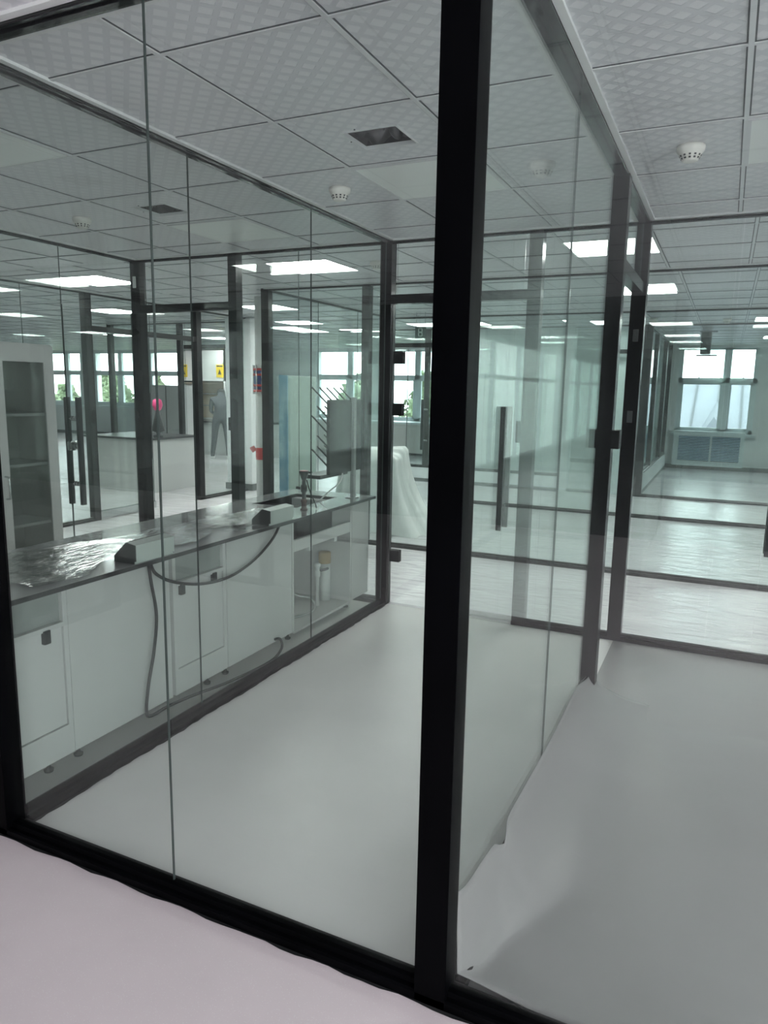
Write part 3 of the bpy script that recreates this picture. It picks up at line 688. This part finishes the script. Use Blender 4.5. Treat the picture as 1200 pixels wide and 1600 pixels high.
# pipes in the cabinet
t = thing('drain_pipe', 'thick white drain pipe with a brown cap inside the open sink cabinet', 'pipe', (-2.45, 4.30, 0.09))
MB().lathe([(.038, 0.09), (.038, .36), (.03, .36)], (-2.45, 4.27, 0), 22).build('pipe', WPIPE, t)
MB().lathe([(.041, .355), (.043, .36), (.043, .43), (.036, .435), (.0, .435)], (-2.45, 4.27, 0), 22).build('cap', TAN, t)
t = thing('angle_valve', 'white upright water pipe with valve beside the capped drain pipe', 'valve', (-2.42, 4.10, 0.09))
MB().lathe([(.012, .09), (.012, .29), (.019, .295), (.019, .33), (.014, .335), (.014, .36), (.021, .365), (.021, .385), (0, .387)], (-2.42, 4.12, 0), 16).build('valve_body', WPIPE, t)
MB().tube([(-2.42, 4.12, .335), (-2.395, 4.17, .335), (-2.39, 4.21, .335)], .009, 10).build('spout', HANDLE, t)
t = thing('water_hose', 'grey flexible hose looping at the bottom of the sink cabinet', 'hose', (-2.45, 3.8, 0.09))
MB().tube([(-2.5, 3.66, .56), (-2.47, 3.70, .40), (-2.42, 3.82, .25), (-2.36, 3.93, .20), (-2.34, 3.95, .13), (-2.38, 3.86, .10), (-2.45, 3.70, .105), (-2.5, 3.60, .12)], .006, 8).build('hose', GPIPE, t)
t = thing('waste_hose', 'corrugated pale waste hose hanging at the left of the sink cabinet', 'hose', (-2.5, 3.65, .3))
MB().tube([(-2.55, 3.70, .57), (-2.50, 3.66, .45), (-2.44, 3.65, .30), (-2.42, 3.66, .2), (-2.43, 3.70, .13)], .018, 12).build('hose', GPIPE, t)

# eye wash / tap
t = thing('eyewash_spout', 'dark upright eyewash spout with a pink rimmed cup beside the sink', 'tap', (-2.36, 3.83, BZ))
c = (-2.345, 3.825, BZ)
MB().lathe([(.024, 0), (.024, .008), (.017, .012), (.016, .045), (.02, .05), (.02, .062), (.013, .07)], c, 20).build('base', BROWN, t)
MB().lathe([(.013, .068), (.013, .11), (.02, .115), (.02, .155), (.013, .16), (.013, .19)], c, 20).build('stem', CHAR, t)
MB().tube([(c[0]-.02, c[1]-.01, BZ+.135), (c[0]-.045, c[1]-.02, BZ+.14)], .009, 10, smooth_pts=False).build('lever', CHAR, t)
cu = MB().lathe([(.012, .185), (.018, .20), (.030, .235), (.033, .245), (.028, .245), (.020, .222)], c, 24).build('cup', CHAR, t)
MB().lathe([(.0, .247), (.018, .2475), (.028, .246)], c, 24).build('cup_rim', mat('pink_cup_lid', (.55, .14, .16), .5), cu)
MB().tube([(c[0]+.03, c[1]+.01, BZ+.235), (c[0]+.05, c[1]+.015, BZ+.238)], .006, 8, smooth_pts=False).build('hinge_pin', CHAR, cu)
MB().tube([(c[0]+.02, c[1]+.0, BZ+.19), (c[0]+.03, c[1]+.02, BZ+.12), (c[0]+.05, c[1]+.05, BZ+.04), (c[0]+.055, c[1]+.06, BZ+.005)], .004, 8).build('hose', CABLE, t)

# drying rack
t = thing('drying_rack', 'black pegged drying rack board standing on the bench beside the sink', 'drying rack', (-2.33, 4.38, BZ))
RX = -2.33
RACKB = mat('black_rack_plastic', (0.012, 0.014, 0.014), 0.5, noise=0.2)
MB().bbox(RX-.012, RX+.012, 4.10, 4.59, .995, 1.485, .004).build('board', RACKB, t)
MB().bbox(RX+.012, RX+.016, 4.55, 4.59, .99, 1.485, .001).build('side_strip', BLACK, t)
MB().bbox(RX-.15, RX-.012, 4.02, 4.40, .975, 1.0, .004).build('drip_tray', CHAR, t)
fl = MB()
MB().bbox(RX+.004, RX+.030, 4.405, 4.44, BZ, 1.50, .002).bbox(RX-.03, RX+.04, 4.39, 4.47, BZ, BZ+.006, .001).build('upright', mat('grey_aluminium', (.42, .44, .43), .35, .4), t)
zs = [1.455, 1.37, 1.27, 1.18, 1.11, 1.05]
for i, z in enumerate(zs):
    for j in range(5):
        y = 4.115+.095*j
        L = .15 if i in (0, 2, 5) else .10
        MB().tube([(RX-.01, y, z), (RX-.01-L*.78, y-.005, z+L*.72)], .0055, 8, smooth_pts=False).build('peg', RACKB, t)
MB().tube([(RX, 4.30, .99), (RX-.01, 4.28, .93), (RX-.06, 4.22, .87), (RX-.10, 4.16, BZ+.006)], .005, 8).build('drain_tube', WPIPE, t)

# sockets on worktop edge
def socket(y0, y1, label):
    t = thing('bench_socket', label, 'power socket', (-2.27, (y0+y1)/2, BZ), group='double sockets on the worktop edge')
    pf = [(-2.345, BZ), (-2.232, BZ), (-2.232, BZ+.012), (-2.222, BZ+.012), (-2.222, BZ+.082), (-2.275, BZ+.090), (-2.345, BZ+.028)]
    MB().prism(pf, 'y', y0+.004, y1).build('housing', SOCK, t)
    MB().prism([(p*1.0, q) for p, q in pf], 'y', y0, y0+.004).build('end_cap', CHAR, t)
    n = Vector((-.062, 0, .070)).normalized()
    for k in range(2):
        ya = y0+.03+k*(y1-y0-.04)/2
        m = MB(); p0 = Vector((-2.340, 0, BZ+.0325)); p1 = Vector((-2.279, 0, BZ+.0865)); q = Vector((-.66, 0, .75))*.006
        vs = []
        for yy in (ya, ya+(y1-y0-.04)/2-.02):
            for p in (p0, p1, p1+q, p0+q): vs.append((p.x, yy, p.z))
        m.add(vs, [(0, 1, 2, 3), (7, 6, 5, 4), (0, 4, 5, 1), (1, 5, 6, 2), (2, 6, 7, 3), (3, 7, 4, 0)]); m.build('socket_face', CHAR, t)
socket(2.26, 2.50, 'grey bench socket box on the worktop edge, nearer to the camera')
socket(3.27, 3.51, 'grey bench socket box on the worktop edge, farther one near the sink')
t = thing('power_cable', 'black cable sagging in a loop between the two bench sockets', 'cable', (-2.25, 2.9, .6))
MB().tube([(-2.24, 2.36, BZ-.004), (-2.235, 2.39, .735), (-2.232, 2.50, .67), (-2.232, 2.69, .615), (-2.232, 2.89, .598), (-2.232, 3.05, .62), (-2.232, 3.19, .665), (-2.235, 3.32, .73), (-2.24, 3.40, BZ-.004)], .0075, 10).build('cable', CABLE, t)
t = thing('power_cable', 'black cable hanging from the nearer socket down to the floor and along the partition', 'cable', (-2.25, 2.4, 0))
MB().tube([(-2.24, 2.35, BZ-.004), (-2.235, 2.36, .70), (-2.235, 2.385, .54), (-2.235, 2.36, .38), (-2.235, 2.32, .24), (-2.235, 2.30, .12), (-2.237, 2.33, .085), (-2.24, 2.44, .083), (-2.24, 2.60, .07), (-2.24, 2.92, .03), (-2.24, 3.28, .012), (-2.24, 3.40, .05), (-2.24, 3.39, .11), (-2.245, 3.34, .125)], .0075, 10).build('cable', CABLE, t)

# ------------------------------------------------------------------ tall cabinet in left room
t = thing('tall_cabinet', 'tall white steel cabinet with a glazed door behind the bench at left', 'cabinet', (-4.2, 3.0, 0))
x0, x1, y0, y1, h = -4.38, -4.0, 2.52, 3.42, 1.805
b = MB(); b.box(x0, x1-.02, y0, y0+.02, 0, h).box(x0, x1-.02, y1-.02, y1, 0, h).box(x0, x0+.02, y0, y1, 0, h).box(x0, x1-.02, y0, y1, h-.02, h).box(x0, x1-.02, y0, y1, .04, .06)
b.build('carcass', CABW, t)
for z in (.64, 1.03, 1.35): MB().box(x0+.02, x1-.04, y0+.02, y1-.02, z, z+.018).build('shelf', WHITEM, t)
for k, (a, c) in enumerate(((y0+.003, (y0+y1)/2-.002), ((y0+y1)/2+.002, y1-.003))):
    d = MB(); d.box(x1-.018, x1, a, a+.075, .06, h-.01).box(x1-.018, x1, c-.075, c, .06, h-.01).box(x1-.018, x1, a+.075, c-.075, h-.115, h-.01).box(x1-.018, x1, a+.075, c-.075, .06, .16)
    dd = d.build('door', CABW, t)
    MB().box(x1-.011, x1-.006, a+.075, c-.075, .16, h-.115).build('door_glass', glass_mat('cabinet_glass_%d' % k, (.80, .82, .81)), dd)
    yh = c-.04 if k == 0 else a+.04
    MB().tube([(x1, yh, .845), (x1+.03, yh, .85), (x1+.035, yh, .87), (x1+.035, yh, .96), (x1+.03, yh, .98), (x1, yh, .985)], .006, 10).build('door_handle', CHROME, dd)

# ------------------------------------------------------------------ curled vinyl floor sheet in the right room
def sheet():
    ys_ = [1.602+i*(3.70-1.602)/70 for i in range(71)]
    prof = []
    NX = 34
    vs = []; fs = []
    def sm(a): a = max(0, min(1, a)); return a*a*(3-2*a)
    for j, y in enumerate(ys_):
        H = 0.235-0.03*sm((y-1.7)/.25)+0.012*math.sin(y*4)
        H -= 0.10*sm((y-3.15)/.55)
        kink = math.exp(-((y-1.985)/.035)**2)
        bulge = 0.018*math.exp(-((y-2.0)/.05)**2)
        Rr = 0.004+0.238*sm((y-1.60)/.75)+0.02*math.sin(y*3.1)*sm((y-1.6)/.3)
        for i in range(NX):
            s_ = i/(NX-1)
            # arc length parameter : 0 top of upturn, then curve down to floor, then flat
            if s_ < 0.45:
                a = s_/0.45; ang = a*math.pi/2
                hug = sm((y-1.602)/.12); x = XR+0.010+(0.004+0.032*hug)*min(1, a*2)+Rr*1.15*(1-math.cos(ang)) ; z = 0.006+H*(1-math.sin(ang))
                x += bulge*(1-a)**1.5; z -= 0.035*kink*(1-a)
            else:
                a = (s_-.45)/.55; x = XR+0.046+Rr*1.15+a*2.6; z = 0.006+0.003*(1-a)*(1+math.sin(y*7+x*5))-0.014*sm((a-.3)/.3)-0.014*sm((y-3.35)/.3)
            # near the front rail the sheet laps up on the rail in a wave
            yf = y
            e = max(0, 1-(y-1.602)/.16)
            z += e*e*(0.030+0.014*math.sin(x*10+1))*max(0, 1-(x-XR)/.9)
            vs.append((x, yf, z))
    for j in range(70):
        for i in range(NX-1):
            a = j*NX+i; fs.append((a, a+1, a+NX+1, a+NX))
    return MB().add(vs, fs, 0, True)
o = sheet().build('floor_sheet', SHEETM, None, loc=(XR+.7, 2.6, 0))
tag(o, 'grey vinyl floor sheet curling up against the right glass partition', 'floor sheet')
md = o.modifiers.new('t', 'SOLIDIFY'); md.thickness = 0.002
# ragged adhesive edge along left partition
m = MB(); N_ = 90
vs = []; fs = []
for i in range(N_):
    y = 1.61+i*(4.60-1.61)/(N_-1); w = 0.012+0.004*math.sin(i*.37)+0.003*math.sin(i*1.9)+random.uniform(-.002, .002)
    vs += [(-2.142, y, .002), (-2.142+max(.004, w), y, .002)]
for i in range(N_-1): fs.append((2*i, 2*i+1, 2*i+3, 2*i+2))
tag(m.add(vs, fs).build('trim_2', BLACKD), 'ragged dark sealant line along the left rail', None, None, 'structure')
m = MB(); vs = []; fs = []
for i in range(N_):
    x = -2.3+i*(2.3+2.3)/(N_-1); w = 0.006+0.004*math.sin(i*1.3)+random.uniform(-.003, .003)
    vs += [(x, 1.519-max(.001, w), .002), (x, 1.521, .002)]
for i in range(N_-1): fs.append((2*i, 2*i+2, 2*i+3, 2*i+1))
tag(m.add(vs, fs).build('trim_3', BLACKD), 'ragged dark sealant line along the front rail', None, None, 'structure')

# ------------------------------------------------------------------ things beyond the corridor
# foam wrapped object
def drape():
    NU, NV = 72, 18; vs = []; fs = []
    cx, cyy = -3.52, 7.25
    for j in range(NV):
        v = j/(NV-1)
        for i in range(NU):
            a = 2*math.pi*i/NU
            ca, sa = math.cos(a), math.sin(a)
            hx, hy = 0.33, 0.20
            k = 1/max(abs(ca)/1.0, abs(sa)/1.0)**0.75
            flare = 0.02+0.30*max(0, ca)**2*v**2.2+0.12*v**2
            fold = (0.020+0.03*v)*math.sin(a*13+2*math.sin(a*3))
            r_ = (1 if v > 0 else .92)
            x = cx+ca*k*(hx+flare+fold)*r_; y = cyy+sa*k*(hy+flare*.5+fold)*r_
            z = 0.86-0.86*v**1.15+(0.05*math.sin(a*2+.6)+0.03*math.sin(a*5))*(1-v)
            vs.append((x, y, max(z, .003)))
    for j in range(NV-1):
        for i in range(NU): fs.append((j*NU+i, (j+1)*NU+i, (j+1)*NU+(i+1) % NU, j*NU+(i+1) % NU))
    vs.append((cx, cyy, 0.92)); c_ = len(vs)-1
    for i in range(NU): fs.append((i, (i+1) % NU, c_))
    return MB().add(vs, fs, 0, True)
o = drape().build('wrapped_equipment', FOAM, None, loc=(-3.52, 7.25, 0)); tag(o, 'bulky object draped in white foam sheeting on the floor beyond the corridor', 'wrapped object')
# film-wrapped panel stack
t = thing('panel_stack', 'tall upright stack of panels in blue and grey-green film behind the black corridor post', 'panels', (-4.3, 6.95, 0))
MB().bbox(-4.35, -4.24, 6.60, 7.18, 0.0, 1.68, .008).build('film_wrap', GREENF, t)
MB().bbox(-4.35, -4.24, 6.585, 6.60, 0.0, 1.685, .005).build('blue_edge', BLUEF, t)
# low far bench by the green windows
t = thing('window_bench', 'pale laboratory bench under the windows with trees', 'bench', (-8.2, 15.7, 0))
MB().box(-9.9, -5.2, 15.65, 16.35, .74, .78).build('worktop', WFR, t)
MB().box(-9.85, -5.25, 15.70, 16.35, .06, .74).build('cabinets', CABW, t)
# lab desk far left
t = thing('lab_desk', 'white island desk with a black top beyond the open doorway', 'desk', (-8.1, 8.45, 0))
MB().bbox(-8.7, -7.44, 7.95, 8.9, 0, .77, .005).build('cabinet', CABW, t); MB().bbox(-8.74, -7.40, 7.91, 8.94, .77, .80, .004).build('top', BENCHE, t)
t = thing('desk_object', 'small pink and black object standing on the island desk, half hidden by the door post', 'desk object', (-7.49, 8.17, .80))
MB().lathe([(.07, .80), (.075, .83), (.03, .84), (.03, .87), (.10, .90), (.04, 1.12), (.03, 1.2)], (-7.49, 8.17, 0), 16).build('body', CHAR, t)
MB().lathe([(.0, 1.18), (.05, 1.20), (.075, 1.27), (.06, 1.34), (0, 1.37)], (-7.49, 8.17, 0), 16).build('head', PINK, t)
t = thing('grey_cabinet', 'tall pale grey cabinet standing behind the island desk', 'cabinet', (-10.1, 11.2, 0))
MB().bbox(-10.15, -9.40, 10.9, 11.4, .03, 1.55, .006).build('body', GREYCAB, t); MB().box(-9.78, -9.76, 10.893, 10.9, .05, 1.53).build('door_gap', BENCHE, t)
# fume hood
t = thing('fume_hood', 'white fume hood with two yellow warning labels seen through the open doorway', 'fume hood', (-10.75, 13.6, 0))
xa, xb, ya, yb = -11.40, -10.12, 13.2, 14.0
MB().box(xa, xb, yb-.05, yb, .75, 2.35).box(xa, xa+.05, ya, yb, .75, 2.35).box(xb-.05, xb, ya, yb, .75, 2.35).box(xa, xb, ya, yb, 2.33, 2.35).box(xa, xb, ya, ya+.05, 1.66, 2.35).build('hood', WHITEM, t)
MB().box(xa+.05, xb-.05, yb-.07, yb-.05, .80, 1.66).box(xa+.05, xb-.05, ya+.05, yb-.05, 1.60, 1.62).build('back_lining', BEIGE, t)
MB().box(xa, xb, ya-.02, yb, .73, .76).build('work_surface', BENCHE, t); MB().box(xa+.02, xb-.02, ya+.03, yb-.05, 0, .73).build('cabinet', GREYCAB, t)
for z in (1.36, 1.10): MB().box(xa+.05, xb-.05, ya+.08, ya+.10, z, z+.025).build('sash_bar', CHROME, t)
MB().box(xa, xa+.03, ya-.012, ya-.002, .78, 1.95).build('dark_rail', CHAR, t)
for lx in (xa+.02, xb-.24):
    MB().box(lx, lx+.20, ya-.015, ya-.003, 1.74, 2.02).build('warning_label', YELL, t)
    MB().prism([(lx+.05, 1.80), (lx+.15, 1.80), (lx+.10, 1.92)], 'y', ya-.019, ya-.015).build('warning_triangle', CHAR, t)
    MB().box(lx+.02, lx+.18, ya-.019, ya-.015, 1.97, 2.0).build('warning_bar', CHAR, t)
# riser pipe with valves
t = thing('riser_pipe', 'white vertical riser pipe with blue and red valve fittings behind the black post', 'pipe', (-4.95, 7.0, 0))
px_, py_ = -4.87, 7.0
MB().lathe([(.06, 0), (.06, CH-.001)], (px_, py_, 0), 20).build('pipe', WPIPE, t)
MB().lathe([(.07, 1.52), (.07, 1.74), (.06, 1.75)], (px_, py_, 0), 20).build('valve_body', BLUE, t)
for z in (1.50, 1.56, 1.68, 1.74): MB().lathe([(.088, z), (.088, z+.025)], (px_, py_, 0), 20).build('flange', RED, t)
for k in range(8):
    a = k*math.pi/4; MB().lathe([(.009, 1.475), (.009, 1.80)], (px_+.08*math.cos(a), py_+.08*math.sin(a), 0), 8).build('bolt', CHROME, t)
MB().tube([(px_-.06, py_-.05, .82), (px_-.07, py_-.06, .84), (px_-.085, py_-.07, .87)], .03, 14).build('outlet', RED, t)
MB().lathe([(.062, .72), (.066, .76), (.066, .84), (.06, .86)], (px_, py_, 0), 20).build('coupling', RED, t)
# hanging square sign
t = thing('corridor_sign', 'small dark square sign hanging under the ceiling between post and central post', 'sign', (-3.72, 9.0, 2.3))
MB().bbox(-3.80, -3.65, 8.985, 9.0, 2.22, 2.37, .003).build('plate', SIGN, t)
g = MB()
for zc in (2.270, 2.322):
    g.box(-3.748, -3.702, 8.980, 8.984, zc+.018, zc+.025).box(-3.748, -3.702, 8.980, 8.984, zc-.025, zc-.018).box(-3.755, -3.745, 8.980, 8.984, zc-.02, zc+.02).box(-3.705, -3.695, 8.980, 8.984, zc-.02, zc+.02)
g.build('figure_mark', GLYPH, t)
for x in (-3.79, -3.665): MB().box(x, x+.005, 8.99, 8.995, 2.37, CH).build('hanger', CHROME, t)

# ------------------------------------------------------------------ person far off, bending forward over a bench
def person(loc, rz):
    t = thing('person', 'person in dark clothes and white shoes bending forward in the far left laboratory', 'person', loc, rz)
    V = [(0, 0, .90), (0, .10, 1.08), (0, .26, 1.26), (0, .34, 1.33), (0, .42, 1.37), (0, .50, 1.36),      # pelvis spine neck head
         (-.19, .28, 1.27), (-.22, .34, 1.02), (-.15, .52, .93), (.19, .28, 1.27), (.22, .34, 1.02), (.15, .52, .93),
         (-.10, 0, .86), (-.14, .02, .47), (-.19, -.03, .08), (.10, 0, .86), (.13, .03, .47), (.15, -.02, .08), (-.19, .10, .04), (.15, .11, .04)]
    Ed = [(0, 1), (1, 2), (2, 3), (3, 4), (4, 5), (2, 6), (6, 7), (7, 8), (2, 9), (9, 10), (10, 11), (0, 12), (12, 13), (13, 14), (14, 18), (0, 15), (15, 16), (16, 17), (17, 19)]
    Rr = [.14, .13, .14, .055, .085, .085, .06, .045, .03, .06, .045, .03, .095, .07, .045, .095, .07, .045, .035, .035]
    me = bpy.data.meshes.new('body'); me.from_pydata(V, Ed, []); o = bpy.data.objects.new('body', me); COL.objects.link(o); o.parent = t
    me.materials.append(TROU)
    sk = o.modifiers.new('skin', 'SKIN'); o.modifiers.new('sub', 'SUBSURF').levels = 2; o.modifiers['sub'].render_levels = 2
    for i, v in enumerate(me.skin_vertices[0].data): v.radius = (Rr[i], Rr[i]); v.use_root = (i == 0)
    hm = MB().lathe([(0, -.11), (.06, -.09), (.088, -.02), (.09, .04), (.06, .095), (0, .115)], (0, .48, 1.385), 18).build('hair', HAIR, t, world=False)
    for x in (-.19, .15): MB().bbox(x-.045, x+.045, -.08, .18, 0, .055, .02).build('shoe', SHOE, t, world=False)
    for sx in (-1, 1):
        h = MB(); hx, hy, hz = sx*.15, .52, .93
        h.bbox(hx-.035, hx+.035, hy, hy+.08, hz-.015, hz+.012, .008)
        for q in range(4): h.tube([(hx-.027+.018*q, hy+.075, hz), (hx-.027+.018*q, hy+.115+.01*(q in (1, 2)), hz-.008), (hx-.027+.018*q, hy+.14+.012*(q in (1, 2)), hz-.03)], .0085, 8)
        h.tube([(hx-sx*.03, hy+.02, hz), (hx-sx*.06, hy+.06, hz-.01), (hx-sx*.06, hy+.085, hz-.025)], .010, 8)
        h.build('hand', SKIN, t, world=False)
    return t
person((-9.80, 12.60, 0), R(36))
t = thing('far_bench', 'white bench the bending person leans over', 'bench', (-9.8, 13.5, 0))
MB().box(-10.05, -8.9, 13.30, 13.9, .74, .78).build('top', BENCHE, t); MB().box(-10.0, -8.95, 13.34, 13.9, 0, .74).build('cabinet', CABW, t)

# ------------------------------------------------------------------ outdoors
tag(MB().box(-70, 60, 17.5, 90, -4.1, -4.0).build('ground_outside', GRASS), 'grass outside the windows', None, None, 'structure')
def tree(x, y, h, label, seed):
    rnd = random.Random(seed); t = thing('tree', label, 'tree', (x, y, -4), group='trees outside the far windows')
    MB().tube([(x, y, -4), (x+.1, y, -4+h*.4), (x, y+.1, -4+h*.75)], .12, 8).build('trunk', BARK, t)
    m = MB()
    for _ in range(2200):
        u = rnd.random(); a = rnd.uniform(0, 6.283); rr = (0.35+1.2*math.sin(math.pi*min(1, u*1.05)**.8))*math.sqrt(rnd.random())
        c = Vector((x+rr*math.cos(a), y+rr*math.sin(a), -4+h*(.22+.78*u)))
        n1 = Vector((rnd.uniform(-1, 1), rnd.uniform(-1, 1), rnd.uniform(-1, 1))).normalized(); n2 = n1.orthogonal().normalized(); s_ = rnd.uniform(.10, .20)
        m.add([c+n1*s_, c+n2*s_*.6, c-n1*s_, c-n2*s_*.6], [(0, 1, 2, 3)])
    m.build('crown', LEAF, t)
for i in range(17):
    row = i % 2
    tree(-35+1.68*i+random.uniform(-.1, .1), (28 if row == 0 else 32.5)+random.uniform(-.4, .4), (5.6 if row == 0 else 6.0)+random.uniform(-.4, .4), 'pale green tree outside the windows behind the drying rack', i)
# metal roof
t = thing('metal_roof', 'pale grey standing seam roof of the building outside the right window', 'roof', (0, 34, -3))
rx0, rx1, ry0, ry1, rz0, rz1 = -9.0, 9, 24, 36, -3.0, 2.25
MB().add([(rx0, ry0, rz0), (rx1, ry0, rz0), (rx1, ry1, rz1), (rx0, ry1, rz1), (rx0, ry1+12, rz0), (rx1, ry1+12, rz0), (rx0, ry0, -4), (rx1, ry0, -4), (rx0, ry1+12, -4), (rx1, ry1+12, -4)],
         [(0, 1, 2, 3), (3, 2, 5, 4), (6, 7, 1, 0), (0, 3, 4, 8, 6), (1, 7, 9, 5, 2)]).build('roof_sheet', ROOF, t)
for k in range(20):
    x = rx0+.5+k*.9
    MB().add([(x, ry0, rz0), (x+.06, ry0, rz0), (x+.06, ry1, rz1), (x, ry1, rz1), (x, ry0, rz0+.07), (x+.06, ry0, rz0+.07), (x+.06, ry1, rz1+.07), (x, ry1, rz1+.07)],
             [(4, 5, 6, 7), (0, 4, 7, 3), (1, 2, 6, 5), (0, 1, 5, 4), (3, 7, 6, 2)]).build('seam', SEAM, t)
t = thing('roof_dormer', 'small louvred dormer on the metal roof', 'dormer', (-.2, 30, 0))
MB().add([(-1.3, 29, -.75), (.5, 29, -.75), (-.4, 29, .75), (-1.3, 34, -.75), (.5, 34, -.75), (-.4, 34, 1.3)], [(0, 1, 2), (0, 2, 5, 3), (1, 4, 5, 2), (3, 5, 4)]).build('dormer_roof', ROOF, t)
for k in range(4):
    z = -.6+.28*k; w = .62*(1-(z+.75)/1.5)+.05
    MB().box(-.4-w, -.4+w, 28.94, 29.0, z, z+.08).build('louvre', SEAM, t)
